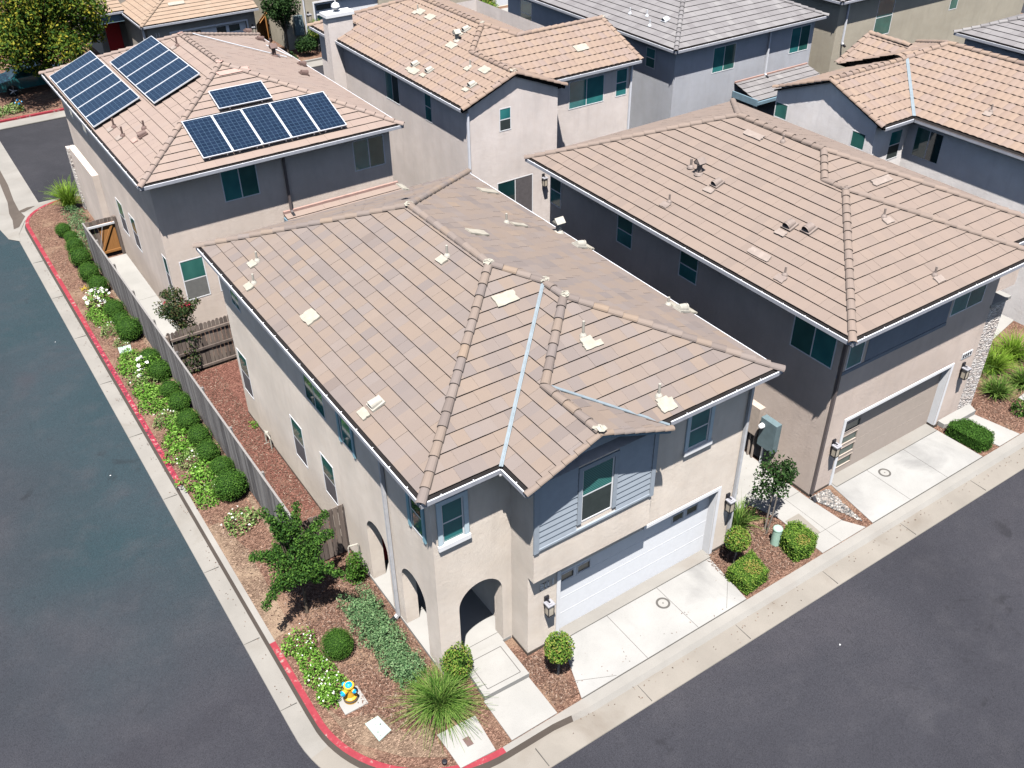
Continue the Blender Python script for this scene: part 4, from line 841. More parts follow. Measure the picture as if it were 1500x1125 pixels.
def house_far_modern():
    h = thing('house', 'grey beige house with a four pane garage door beyond the lane, behind the chimney', 'house', loc=(23.6, 61.5, 0))
    w = MB(); FY = frame('Y', 61.4); wall(w, FY, 23.4, 32.5, 0, 5.9, holes=[(25.5,30.2,0,2.65)], reveal=.2); w.face([(23.4,61.4,0),(23.4,72,0),(23.4,72,5.9),(23.4,61.4,5.9)]); w.face([(32.5,61.4,0),(32.5,72,0),(32.5,72,5.9),(32.5,61.4,5.9)]); w.build('wall', M['stucco_j'], h)
    g = MB(); GD = frame('Y', 61.6); pan = [(25.7,26.75,a,a+.36) for a in (.25,.85,1.45,2.1)]; wall(g, GD, 25.5, 30.2, 0, 2.65, holes=pan, reveal=.03); go = g.build('garage_door', M['door_white'], h)
    for a, b, c, d in pan: f = MB(); pbox(f, GD, a, b, c, d, -.029, -.02); f.build('door_window', M['glass_dark'], go)
    t_ = MB(); pbox(t_, FY, 25.4, 25.5, 0, 2.75, .003, .04); pbox(t_, FY, 25.5, 30.2, 2.65, 2.75, .003, .04); t_.build('garage_trim', M['white'], h); lamp(h, FY, 25.0, 1.55, .24, .5)
    m = MB(); m.box(23.9,24.5,61.15,61.4,.9,2.1); m.build('electric_panel', M['box_blue'], h); spout(h, 24.75, 61.34, 0, 5.85, 0, -1, 'gutter', False)
    rf = Roof(seed=33); hip_rect(rf, 23.0, 32.9, 61.0, 73, ZE); rf.finish(h, M['tile_d'])
house_far_modern()
h3 = thing('house', 'beige house with a white driveway glimpsed behind the pink roof ridge, top centre', 'house', loc=(34.5, 62.5, 0))
m = MB(); F_ = frame('Y', 62.3); wall(m, F_, 34.0, 43.5, 0, 5.9, holes=[(40.2,42.6,0,2.4)], reveal=.2); m.face([(34,62.3,0),(34,72,0),(34,72,5.9),(34,62.3,5.9)]); m.face([(43.5,62.3,0),(43.5,72,0),(43.5,72,5.9),(43.5,62.3,5.9)]); m.build('wall', M['stucco_j'], h3)
m = MB(); pbox(m, F_, 40.2, 42.6, 0, 2.4, -.2, -.15); m.build('garage_door', M['door_white'], h3); rf = Roof(seed=36); hip_rect(rf, 33.6, 43.9, 61.9, 72.5, ZE); rf.finish(h3, M['tile_d'])

# ------------------------------------------------------------------ ground, streets, kerbs, slabs
g = MB(); g.face([(-300,-300,-.34),(400,-300,-.34),(400,400,-.34),(-300,400,-.34)]); struct('ground', g, M['dirt'])
t = NT('street asphalt')
big = t.noise(.16, 6, .6, dist=.6); c1 = t.ramp(big, [(.34, (.031,.031,.039,1)), (.5, (.038,.038,.047,1)), (.66, (.049,.047,.056,1))])
teal = t.ramp(t.noise(.25, 5, .6, dist=.4), [(.35, (.021,.043,.053,1)), (.6, (.030,.047,.058,1)), (.75, (.044,.046,.056,1))])
sp = t.n('ShaderNodeSeparateXYZ'); t.l(t.coord(), sp.inputs[0])
wob = t.math('MULTIPLY', t.math('SUBTRACT', t.noise(.22, 3), .5), 6)
ymask = t.n('ShaderNodeMapRange'); ymask.inputs['From Min'].default_value = 15; ymask.inputs['From Max'].default_value = 22; t.l(t.math('ADD', sp.outputs[1], wob), ymask.inputs['Value'])
xmask = t.n('ShaderNodeMapRange'); xmask.inputs['From Min'].default_value = -2.2; xmask.inputs['From Max'].default_value = 1.6; t.l(t.math('ADD', sp.outputs[0], wob), xmask.inputs['Value'])
xm2 = t.n('ShaderNodeMapRange'); xm2.inputs['From Min'].default_value = 3.6; xm2.inputs['From Max'].default_value = 3.3; t.l(sp.outputs[0], xm2.inputs['Value'])
mask = t.math('MULTIPLY', t.math('MULTIPLY', ymask.outputs[0], xm2.outputs[0]), t.math('ADD', .3, t.math('MULTIPLY', xmask.outputs[0], .7)))
col = t.mix(mask, c1, teal); mid = t.noise(1.1, 6, .65); col = t.mix(t.ramp(mid, [(.5, 0), (.8, .4)]), col, (.066,.064,.072,1))
f = t.noise(70, 3, .75); col = t.mix(t.ramp(f, [(.40, .7), (.5, 0)]), col, (.010,.010,.012,1)); col = t.mix(t.ramp(f, [(.6, 0), (.74, .45)]), col, (.12,.12,.125,1))
oil = t.noise(.75, 4, .55); col = t.mix(t.ramp(oil, [(.70, 0), (.76, .5)]), col, (.014,.014,.017,1)); scuff = t.noise(.6, 5, .7, t.stretch(.35, 1.2, 1)); col = t.mix(t.ramp(scuff, [(.6, 0), (.8, .2)]), col, (.08,.078,.088,1)); ck = t.noise(.45, 6, .65, dist=1.6); col = t.mix(t.ramp(ck, [(.63, 0), (.7, .4)]), col, (.012,.012,.014,1)); t.bump(t.noise(120, 2), .5, .01)
M['street'] = t.fin(col, .88, .2)
g = MB(); g.face([(-120,-120,-.165),(160,-120,-.165),(160,160,-.165),(-120,160,-.165)]); struct('road', g, M['street'])
g = MB(); g.face([(4.45,46.6,-.158),(70,46.6,-.158),(70,57.6,-.158),(4.5,57.6,-.158)]); struct('lane', g, M['asphalt'])

def arc(cx, cy, r, a0, a1, n): return [(cx+r*math.cos(R(a0+(a1-a0)*i/n)), cy+r*math.sin(R(a0+(a1-a0)*i/n))) for i in range(n+1)]
# inner kerb line, from the far end of the bed down the left street, round the corner and along the front street
left = [(3.56+.04*(1-(y-13.56)/30.3), y) for y in [43.9-.25*i for i in range(0, 121)]]
path = [(70,45.94)] + [(5.6+i*.5, 45.94) for i in range(20, 0, -1)] + arc(5.6,43.9,2.04,90,180,10)[:-1] + left + arc(6.62,13.56,3.02,180,270,22)[1:] + [(6.62+.25*i,10.54) for i in range(1, 110)] + [(70,10.54)]
lot = MB(); lot.prism(path, -.33, -.006); struct('planting_bed', lot, M['mulch'])
N_ = []
for i in range(len(path)):
    a, b = Vector(path[max(i-1,0)]), Vector(path[min(i+1,len(path)-1)]); d = (b-a).normalized(); N_.append(Vector((d.y, -d.x)))
def drop(p): return min(1, max(0, (p[0]-7.9)/.9)) if p[1] < 10.7 else 0
lerp = lambda a, b, k: a+(b-a)*k
kt = {'red': MB(), 'worn': MB(), 'plain': MB()}; kf = MB(); pan = MB(); panf = MB()
def off(i, o, z): return (path[i][0]-N_[i].x*-1*o if False else path[i][0]+N_[i].x*o, path[i][1]+N_[i].y*o, z)
for i in range(len(path)-1):
    p, q = path[i], path[i+1]; mx, my = (p[0]+q[0])/2, (p[1]+q[1])/2
    if my > 44 and mx > 5.7: kind = 'plain'
    elif my > 33.5: kind = 'red'
    elif my > 23.2: kind = 'worn'
    elif my > 16.1 and mx < 5: kind = 'plain'
    elif mx < 6.66: kind = 'red'
    else: kind = 'plain'
    D = [drop(p), drop(q)]
    tw = [lerp(.15,.24,d) for d in D]; tz = [-.025*d for d in D]; fw_ = [lerp(.215,.34,d) for d in D]; pz = [lerp(-.165,-.13,d) for d in D]
    pw = [(.66 if x[0] < 3.7 and x[1] > 13.5 else .66+.26*min(1, max(0, (x[0]-3.6)/3.2)) if x[1] < 13.6 else .62) for x in (p, q)]
    kt[kind].face([off(i,0,.004), off(i+1,0,.004), off(i+1,tw[1],tz[1]), off(i,tw[0],tz[0])])
    kt[kind].face([off(i,0,.004), off(i+1,0,.004), off(i+1,0,-.1), off(i,0,-.1)])
    fm = 1 if kind == 'plain' and mx > 6.6 else 0
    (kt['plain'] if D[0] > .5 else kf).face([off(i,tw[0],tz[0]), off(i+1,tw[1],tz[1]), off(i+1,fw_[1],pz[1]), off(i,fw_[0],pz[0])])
    pm = panf if my < 13 else pan
    pm.face([off(i,fw_[0],pz[0]), off(i+1,fw_[1],pz[1]), off(i+1,pw[1],-.145), off(i,pw[0],-.145)]); pm.face([off(i,pw[0],-.145), off(i+1,pw[1],-.145), off(i+1,pw[1]+.01,-.17), off(i,pw[0]+.01,-.17)])
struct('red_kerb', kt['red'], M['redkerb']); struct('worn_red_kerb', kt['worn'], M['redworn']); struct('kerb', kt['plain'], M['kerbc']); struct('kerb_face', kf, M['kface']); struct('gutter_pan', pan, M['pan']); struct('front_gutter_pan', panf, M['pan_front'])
j = MB()
for y in (40.5, 37, 33.5, 30, 26.5, 23, 19.5, 16.6, 14.3): j.box(2.94,3.34,y,y+.014,-.17,-.142)
for x in (7.25, 10.2, 13.4, 16.6, 19.8, 23.0, 26.2): j.box(x,x+.014,9.66,10.18,-.17,-.128)
struct('gutter_joints', j, M['joint'])
g = MB(); sheet(g, [(2.94,42.9),(2.55,43.4),(2.25,46.0),(2.2,60),(4.48,60),(4.46,46.6),(5.6,46.56),(5.0,46.1),(4.2,45.6),(3.5,44.9),(3.0,43.6)], -.138); struct('concrete_apron', g, M['pan'])
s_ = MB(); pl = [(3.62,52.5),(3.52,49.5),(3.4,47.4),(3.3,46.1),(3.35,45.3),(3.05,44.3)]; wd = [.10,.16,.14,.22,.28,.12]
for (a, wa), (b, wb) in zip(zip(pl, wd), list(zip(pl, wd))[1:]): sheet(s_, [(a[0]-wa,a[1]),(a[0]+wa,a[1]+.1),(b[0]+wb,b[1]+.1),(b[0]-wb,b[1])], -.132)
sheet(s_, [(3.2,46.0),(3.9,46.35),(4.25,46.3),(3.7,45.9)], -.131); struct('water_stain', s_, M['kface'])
# far side of the lane
far = MB(); far.prism([(3.9,58.8),(70,58.8),(70,100),(3.9,100)], -.33, -.006); struct('far_planting_bed', far, M['mulch'])
k = MB(); k.box(3.9,12.5,58.62,58.8,-.1,.0); struct('far_red_kerb', k, M['redkerb']); k = MB(); k.box(12.5,70,58.62,58.8,-.1,.0); struct('far_kerb', k, M['kerbc']); k = MB(); k.box(3.9,70,57.6,58.62,-.14,-.1); struct('far_gutter_pan', k, M['pan'])
g = MB()
for a, b in ((15.6,21.2),(25.3,30.6),(38.2,43.2)): g.box(a,b,58.8,61.7,-.1,.01)
struct('far_driveway', g, M['conc'])

def slab(name, poly, z, mat, zb=-.1): m = MB(); m.prism(poly, zb, z); return struct(name, m, M[mat])
slab('driveway', [(8.83,10.56),(14.14,10.56),(14.40,12.46),(9.44,12.46),(9.40,12.1)], .012, 'drive'); slab('driveway', [(19.05,10.56),(24.1,10.56),(24.04,12.6),(19.38,12.6)], .012, 'drive')
a = MB(); a.box(9.45,14.4,12.16,12.48,.0,.03); a.box(19.38,24.03,12.14,12.6,.0,.03); struct('garage_apron', a, M['kerbc'])
j = MB(); j.box(9.45,14.4,12.145,12.16,.0,.016); j.box(19.38,24.03,12.125,12.14,.0,.016)
for x in (10.83, 12.48, 20.7, 22.4): j.box(x,x+.012,10.57,12.14,.0,.0135)
j.box(8.84,14.13,10.545,10.565,-.02,.0145); j.box(19.06,24.09,10.545,10.565,-.02,.0145)
for a, b in (((8.95,11.05),(9.9,10.6)), ((13.5,10.62),(14.25,11.35))): j.bar((a[0],a[1],.012), (b[0],b[1],.012), .01, .004)
struct('driveway_joints', j, M['joint'])
slab('porch_step', [(6.95,11.78),(8.17,11.74),(8.19,12.94),(7.02,12.94)], .14, 'conc'); slab('front_walk', [(6.88,10.56),(8.13,10.56),(8.15,11.73),(6.91,11.77)], .02, 'conc')
j = MB()
for a, b in (((7.12,11.92),(8.02,11.89)),((8.02,11.89),(8.04,12.78)),((8.04,12.78),(7.14,12.8)),((7.14,12.8),(7.12,11.92))): j.bar((a[0],a[1],.14),(b[0],b[1],.14),.018,.003)
struct('step_joint', j, M['joint'])
slab('drain_slab', [(5.58,10.62),(6.45,10.56),(6.54,11.56),(5.57,11.62)], .02, 'conc')
slab('side_walk', [(17.0,10.56),(18.75,10.56),(18.42,11.1),(18.33,12.3),(18.39,26),(15.25,26),(15.25,13.3),(16.75,13.0),(17.02,12.2)], .015, 'conc')
j = MB(); j.box(15.25,18.37,16,16.012,.0,.0165); j.box(16.9,18.35,12.6,12.612,.0,.0165); j.box(17.0,18.6,11.12,11.13,.0,.0165); j.box(17.75,17.76,10.57,12.6,.0,.0166); struct('walk_joints', j, M['joint'])
slab('entry_step', [(24.6,11.98),(25.75,11.98),(25.9,12.32),(25.25,12.33),(24.3,12.33),(24.3,12.1)], .16, 'conc'); slab('entry_walk', [(24.95,10.56),(26.0,10.56),(25.72,11.96),(24.62,11.96),(24.75,11.7)], .02, 'conc')
slab('side_slab', [(26.6,13.6),(34,15.0),(34,17),(26.6,15.4)], .02, 'conc'); slab('side_slab', [(27.6,10.56),(29.5,10.56),(29.5,11.9),(27.7,11.7)], .02, 'conc')
slab('patio', [(5.3,28.8),(6.35,28.8),(6.35,38.8),(5.3,38.8)], .02, 'conc')
j = MB(); j.box(5.3,6.35,31.5,31.512,0,.0215); j.box(5.3,6.35,34.6,34.612,0,.0215); struct('patio_joints', j, M['joint'])
g = MB(); sheet(g, [(5.25,17.9),(6.5,17.9),(6.5,28.55),(5.25,28.55)], .004); struct('side_yard', g, M['mulch_red'])
g = MB(); sheet(g, [(6.5,25.45),(18.3,25.45),(18.3,28.55),(6.5,28.55)], .006); struct('back_yard', g, M['mulch_red'])
g = MB(); sheet(g, [(3.75,13.9),(3.95,12.5),(4.7,11.55),(5.5,11.0),(5.5,11.9),(5.0,12.1),(4.75,12.9),(4.0,13.2)], .003); struct('bare_soil', g, M['earth'])
g = MB(); sheet(g, [(3.6,16.2),(4.1,16.3),(4.2,19.5),(3.9,21.0),(3.6,21.0)], .003); sheet(g, [(4.95,19),(5.1,19),(5.1,38),(4.95,38)], .002); struct('bare_soil', g, M['earth'])

# loose bark on the beds
ch = MB(); rc = random.Random(5)
def chips(x0, x1, y0, y1, n, ok=lambda x, y: True):
    for _ in range(n):
        x, y = rc.uniform(x0, x1), rc.uniform(y0, y1)
        if not ok(x, y): continue
        a = rc.uniform(0, math.pi); L, w_ = rc.uniform(.014,.036), rc.uniform(.004,.010); u = Vector((math.cos(a), math.sin(a), rc.uniform(-.4,.4))); v = Vector((-math.sin(a), math.cos(a), rc.uniform(-.5,.5))); c = Vector((x, y, .014+rc.random()*.012))
        ch.face([c-u*L-v*w_, c+u*L-v*w_, c+u*L+v*w_, c-u*L+v*w_], rc.random()**1.2)
chips(4.4,6.45,12.2,17.8,6500, lambda x, y: (x-6.6)**2+(y-13.5)**2 < 7.5 or y > 13.5); chips(5.3,6.5,18,28.4,4200); chips(14.2,16.9,10.7,12.3,2600); chips(8.2,8.85,10.7,12.2,900); chips(3.7,5.0,16,44,3500); chips(24.1,24.7,10.7,12.2,300); chips(25.9,27.5,10.8,12.4,700)
tag(ch.build('bark_chips', M['chip']), 'loose reddish bark chips scattered over the planting beds and the side yard', 'bark chips', kind='stuff')
pb = MB(); rp = random.Random(9)
for _ in range(900):
    a, b = rp.random(), rp.random()
    if a+b > 1: a, b = 1-a, 1-b
    A, B, C_ = (18.36,12.25), (19.1,12.22), (18.86,10.72); x = A[0]+(B[0]-A[0])*a+(C_[0]-A[0])*b; y = A[1]+(B[1]-A[1])*a+(C_[1]-A[1])*b
    if (x-17.2)**2+(y-10.4)**2 < 1.9: continue
    r = rp.uniform(.018,.04); pb.lathe((x,y,.005), [(r*.6,0),(r,r*.4),(r*.8,r*.8),(r*.2,r)], 6, rp.random())
tag(pb.build('river_pebbles', M['pebble']), 'grey river pebbles in the curved wedge beside the tan garage driveway', 'pebbles', kind='stuff')

lt = MB(); rl_ = random.Random(77)
for _ in range(420):
    k = rl_.random()
    if k < .4: x, y, z = rl_.gauss(3.28,.1), rl_.uniform(14,44), -.148
    elif k < .7: x, y, z = rl_.uniform(8,27), rl_.gauss(10.05,.12), -.118
    elif k < .76: x, y, z = 8.9+5.2*rl_.random(), 10.6+.4*abs(rl_.gauss(0,1)), .018
    else: x, y, z = rl_.uniform(15.3,18.3), rl_.uniform(12.6,16), .021
    a = rl_.uniform(0,6.28); u = Vector((math.cos(a),math.sin(a),rl_.uniform(-.1,.3)))*rl_.uniform(.012,.03); v = Vector((-math.sin(a),math.cos(a),.1))*rl_.uniform(.006,.014); c = Vector((x,y,z+.006))
    lt.face([c-u, c+v, c+u, c-v], rl_.random())
tag(lt.build('leaf_litter', M['chip']), 'dry brown leaf bits lying in the gutters, on the driveway and on the side walk', 'leaf litter', kind='stuff')

# ------------------------------------------------------------------ fences
def fence(name, label, x0, y0, x1, y1, h, mat, rails_side=1, seed=1, cap=False, pk=.14, dog=False, rail_z=None):
    t_ = thing(name, label, 'fence', loc=(x0, y0, 0)); r = random.Random(seed); m = MB(); a, b = Vector((x0,y0,0)), Vector((x1,y1,0)); d = (b-a).normalized(); n = Vector((-d.y, d.x, 0))*rails_side; L = (b-a).length
    k = 0.0
    while k < L-.02:
        w_ = min(pk, L-k); hh = h+r.uniform(-.02,.015); c = a+d*(k+w_/2)+n*r.uniform(-.006,.006)
        m.obox(c+Vector((0,0,hh/2+.03)), d, n, (0,0,1), w_/2-.008, .009, hh/2-.03, r.random())
        if dog: m.obox(c+Vector((0,0,hh+.015)), d, n, (0,0,1), w_/2-.035, .009, .02, r.random())
        k += pk
    m.build('pickets', mat, t_); rl = MB()
    for z in (rail_z or (.3, .95, h-.18)): rl.obox((a+b)/2+n*.035+Vector((0,0,z)), d, n, (0,0,1), L/2, .022, .045, r.random())
    if cap: rl.obox((a+b)/2+n*.012+Vector((0,0,h+.02)), d, n, (0,0,1), L/2, .03, .018, .95)
    rl.build('rails', mat, t_); k = 0
    while k <= L+.01:
        c = a+d*min(k, L-.05)+n*.09; pm = MB(); pm.box(c.x-.045,c.x+.045,c.y-.045,c.y+.045,0,h-.03,r.random()); pm.build('post', mat, t_); k += 2.4
    return t_
fence('wooden_fence', 'long weathered grey board fence running behind the row of round boxwoods', 5.16, 17.95, 5.04, 38.9, 1.72, M['wood_grey'], -1, 3, cap=True)
fence('wooden_fence', 'short brown board fence panel between the grey fence and the arched porch wall', 5.2, 17.9, 6.5, 17.9, 1.72, M['wood_brown'], 1, 4)
fence('wooden_fence', 'dog eared cross fence with its rails showing between the corner house and the solar house', 5.2, 28.62, 18.3, 28.62, 1.78, M['wood_brown'], -1, 6, dog=True, rail_z=(.15,.85,1.5))
fence('wooden_fence', 'new orange cedar fence between the two houses beyond the lane', 21.5, 61.6, 23.35, 64.5, 1.9, M['wood_new'], -1, 7)
gt = thing('garden_gate', 'brown wooden gate with orange cedar brace at the far end of the grey fence', 'gate', loc=(5.15, 38.95, 0)); m = MB(); r = random.Random(2)
for i in range(8): m.box(5.12+i*.15,5.26+i*.15,38.95,38.97,.08,1.7+r.uniform(-.02,.02),r.random())
m.build('gate_boards', M['wood_brown'], gt)
m = MB(); m.box(5.6,6.22,38.925,38.95,.3,1.5,.6); m.build('gate_panel', M['wood_new'], gt)
m = MB(); m.bar((5.5,38.9,.3),(6.18,38.9,1.5),.03,.08); m.box(5.15,6.3,38.89,38.92,.2,.3); m.build('gate_brace', M['wood_new'], gt); m = MB(); m.box(5.12,6.3,38.86,38.92,1.42,1.5); m.bar((5.4,38.87,.35),(5.75,38.87,1.45),.012,.012); m.build('gate_rail', M['alu'], gt)
m = MB(); m.box(6.24,6.34,38.85,39.0,0,1.72); m.build('post', M['wood_brown'], gt)

# ------------------------------------------------------------------ plants
def rdir(r):
    z = r.uniform(-1, 1); a = r.uniform(0, 2*math.pi); s = math.sqrt(1-z*z); return Vector((s*math.cos(a), s*math.sin(a), z))
def leaf(mb, c, n, size, r, tint, ratio=.5, fold=.0):
    a = n.cross(Vector((0,0,1)))
    if a.length < .05: a = Vector((1,0,0))
    a.normalize(); b = n.cross(a); t = r.uniform(0, 2*math.pi); u = a*math.cos(t)+b*math.sin(t); v = n.cross(u); L = size*r.uniform(.7,1.3)
    mb.face([c-u*L*.5, c+v*L*ratio*.5+u*L*.08, c+u*L*.5, c-v*L*ratio*.5+u*L*.08], tint)
def cloud(mb, c, rad, n, size, r, shell=.72, out=.5, ratio=.5, zmin=None, lump=.12, bias=1):
    """leaves through the outer shell of a lumpy ellipsoid"""
    c = Vector(c); rad = Vector(rad) if hasattr(rad, '__len__') else Vector((rad,)*3); lobes = [(rdir(r), r.uniform(-lump, lump)) for _ in range(9)]
    for _ in range(n):
        d = rdir(r); k = 1+sum(a*max(0, d.dot(l))**4 for l, a in lobes); s = (shell+(1-shell)*r.random()**.6)*k
        p = c+Vector((d.x*rad.x*s, d.y*rad.y*s, d.z*rad.z*s))
        if zmin is not None and p.z < zmin: continue
        leaf(mb, p, (d*out+rdir(r)*(1-out)+Vector((0,0,.25))).normalized(), size, r, r.random()**bias, ratio)
def core(mb, c, rad, r, k=.78):
    rad = rad if hasattr(rad, '__len__') else (rad,)*3
    mb.lathe((c[0],c[1],c[2]), [(max(.001,math.sin(math.pi*i/7)*rad[0]*k), -math.cos(math.pi*i/7)*rad[2]*k) for i in range(8)], 10, .0)
def copy_thing(o, loc, label, rz=0, sc_=1, cat=None, group=None):
    c = o.copy(); COL.objects.link(c); c.location = loc; c.rotation_euler = (0,0,rz); c.scale = (sc_,)*3 if not hasattr(sc_, '__len__') else sc_; c['label'] = label
    if group: c['group'] = group
    for ch_ in list(o.children):
        q = ch_.copy(); COL.objects.link(q); q.parent = c
        for h_ in ch_.children: w_ = h_.copy(); COL.objects.link(w_); w_.parent = q
    return c
# clipped boxwood balls in the long bed
def ball(seed, mat, n=2600, r0=.5, size=.042):
    r = random.Random(seed); m = MB(); cloud(m, (0,0,r0*.86), (r0,r0,r0*.92), n, size, r, .84, .55, .55, zmin=.0, lump=.10); core(m, (0,0,r0*.86), (r0,r0,r0*.9), r, .86); return m.mesh('round_shrub', M[mat])
balls = [(4.62,42.0,.36),(4.75,41.1,.33),(4.66,40.1,.39),(4.6,38.8,.46),(4.57,37.35,.45),(4.6,36.15,.42),(4.62,33.95,.41),(4.63,33.05,.37),(4.65,32.1,.50),(4.72,29.95,.39),(4.78,28.95,.41),(4.72,27.7,.37),(4.76,26.8,.39),(4.68,25.7,.40),(4.70,24.75,.38),(4.66,23.85,.38),(4.76,22.9,.38),(4.66,21.85,.52)]
ords = 'first second third fourth fifth sixth seventh eighth ninth tenth eleventh twelfth thirteenth fourteenth fifteenth sixteenth seventeenth last'.split()
bm_ = [ball(s, 'box') for s in (1, 2, 3, 4)]
for i, (x, y, rr) in enumerate(balls):
    o = bpy.data.objects.new('round_shrub', bm_[i % 4]); COL.objects.link(o); o.location = (x, y, 0); o.scale = (rr/.5,)*2+(rr/.5*.98,); o.rotation_euler = (0,0,i*1.3)
    tag(o, f'{ords[i]} round boxwood, counted from the far end of the row along the grey fence', 'shrub', 'round boxwoods along the grey fence')
o = bpy.data.objects.new('round_shrub', ball(11, 'box', 5200, .5, .032)); COL.objects.link(o); o.location = (4.74,14.92,0); o.scale = (.8,.8,.86); tag(o, 'smooth clipped round shrub standing alone behind the yellow hydrant', 'shrub')
# ground cover clumps
def clump(seed, mat, n, rx, ry, rz, size, fl=0, flmat='flower_white', fs=.05):
    r = random.Random(seed); m = MB(); cloud(m, (0,0,rz*.35), (rx,ry,rz), n, size, r, .45, .35, .6, zmin=.01, lump=.35); q = None
    if fl:
        q = MB()
        for _ in range(fl):
            d = rdir(r); d.z = abs(d.z)*.8+.25; p = Vector((d.x*rx*.95, d.y*ry*.95, rz*.35+d.z*rz*.98))
            for _k in range(3): leaf(q, p+rdir(r)*fs*.25, (Vector((0,0,1))+rdir(r)*.6).normalized(), fs, r, r.random(), .8)
    return m, q
def plant(name, label, cat, mb, mat, loc, fl=None, flmat='flower_white', group=None, part='foliage'):
    o = thing(name, label, cat, group); mb.build(part, M[mat], o)
    if fl: tag(fl.build('flowers', M[flmat], o), kind='stuff')
    o.location = loc; return o
pale = plant('flowering_groundcover', 'x', 'ground cover', *[clump(1,'cover',820,.43,.50,.27,.07)[0]], 'cover', (4.04,29.9,0))
mb_, fl_ = clump(2,'cover_pale',760,.42,.48,.25,.065,9); pale2 = plant('flowering_groundcover', 'x', 'ground cover', mb_, 'cover_pale', (4.2,28.3,0), fl_)
gcs = [(4.06,30.0,1.0,1),(4.22,29.0,1.05,2),(4.05,27.5,1.0,1),(4.15,26.4,.9,2),(4.12,25.2,1.05,1),(4.18,24.0,.95,2),(4.12,22.9,1.05,1),(4.4,22.4,.8,2),(4.45,20.6,1.0,2),(4.15,32.9,.85,2),(4.1,33.8,.8,1),(4.3,28.2,.7,1),(4.25,31.9,.6,2),(4.1,28.3,.95,1),(4.35,26.1,.8,1),(4.0,24.6,.9,1),(4.3,23.4,.85,1),(4.0,22.1,.9,1),(4.2,30.8,.8,1),(4.0,34.4,.8,1),(4.45,27.3,.7,1)]
gl = ['bright green clump at the kerb beside the tenth boxwood','white flecked clump in front of the eleventh boxwood','bright green clump at the kerb in front of the twelfth boxwood','white flecked clump between kerb and thirteenth boxwood','bright green clump at the kerb in front of the fourteenth boxwood','white flecked clump in front of the fifteenth boxwood','bright green clump at the kerb in front of the seventeenth boxwood','small white flecked clump touching the last boxwood','lone pale clump on bare soil past the last boxwood','pale clump at the kerb beside the eighth boxwood','bright green clump in front of the seventh boxwood','small green clump between the eleventh and twelfth boxwoods','small pale clump beside the green lid in the long bed','bright green clump at the kerb below the tenth and eleventh boxwoods','small green clump between the twelfth and thirteenth boxwoods','bright green clump right at the kerb by the fourteenth boxwood','green clump between the fifteenth and sixteenth boxwoods','bright green clump at the kerb in front of the last boxwood','green clump on the near side of the green lid','green clump at the kerb below the white flowering bush','small green clump tucked under the twelfth boxwood']
first = {1: pale, 2: pale2}; used = set()
for (x, y, s_, k), lb in zip(gcs, gl):
    o = first[k]; s_ *= 1.22
    if k in used: o = copy_thing(o, (x, y, 0), lb, x*7+y, s_, group='ground cover along the left kerb')
    else: used.add(k); o.location = (x, y, 0); o.scale = (s_,)*3; o['label'] = lb; o['group'] = 'ground cover along the left kerb'
for i, (x, y, lb) in enumerate([(4.3,35.1,'white flowering bush between the sixth and seventh round boxwoods'), (4.5,29.35,'low white flowering bush crowding the tenth and eleventh boxwoods')]):
    mb_, fl_ = clump(20+i,'cover',1100,.5,.56,.5,.07,34 if i == 0 else 9,fs=.13); plant('flowering_bush', lb, 'bush', mb_, 'cover', (x,y,0), fl_)
mb_, _ = clump(30,'cover',90,.16,.2,.16,.07); plant('yellow_plant', 'small yellow plant by the worn red kerb beside the fifth boxwood', 'plant', mb_, 'flower_yellow', (4.12,36.6,0))
mb_, _ = clump(31,'cover',130,.16,.22,.2,.06); plant('weed_tuft', 'green weed tuft against the cream wall under the first lower window', 'weed', mb_, 'cover', (6.38,24.6,0))
# big white flowered mat at the corner
r = random.Random(41); m = MB(); q = MB()
for cx, cy, rx, ry in ((4.0,15.6,.42,.46),(4.05,15.0,.40,.5),(4.05,14.5,.42,.45),(4.2,14.1,.36,.42),(3.95,13.85,.26,.3)):
    cloud(m, (cx,cy,.1), (rx,ry,.36), 950, .065, r, .45, .35, .55, zmin=.01, lump=.3)
    for _ in range(11):
        p = Vector((cx+r.uniform(-rx,rx)*.9, cy+r.uniform(-ry,ry)*.9, .36+r.uniform(-.08,.08)))
        for _k in range(2): leaf(q, p, (Vector((0,0,1))+rdir(r)*.6).normalized(), .045, r, r.random(), .9)
plant('flowering_mat', 'bright green mat with tiny white flowers spilling over the red kerb by the hydrant', 'ground cover', m, 'cover', (0,0,0), q)
# juniper strip
r = random.Random(43); m = MB()
for i in range(15):
    k = i/14; cx = 5.83+.06*math.sin(i)+(.0); cy = 16.0-2.75*k
    for sx in (-.2, .12): cloud(m, (cx+sx+r.uniform(-.08,.08),cy+r.uniform(-.06,.06),r.uniform(.06,.18)), (r.uniform(.25,.33),r.uniform(.2,.3),r.uniform(.34,.48)), 640, .062, r, .6, .5, .36, zmin=.01, lump=.4)
plant('juniper_hedge', 'long low grey green juniper strip along the porch wall', 'hedge', m, 'juniper', (0,0,0))
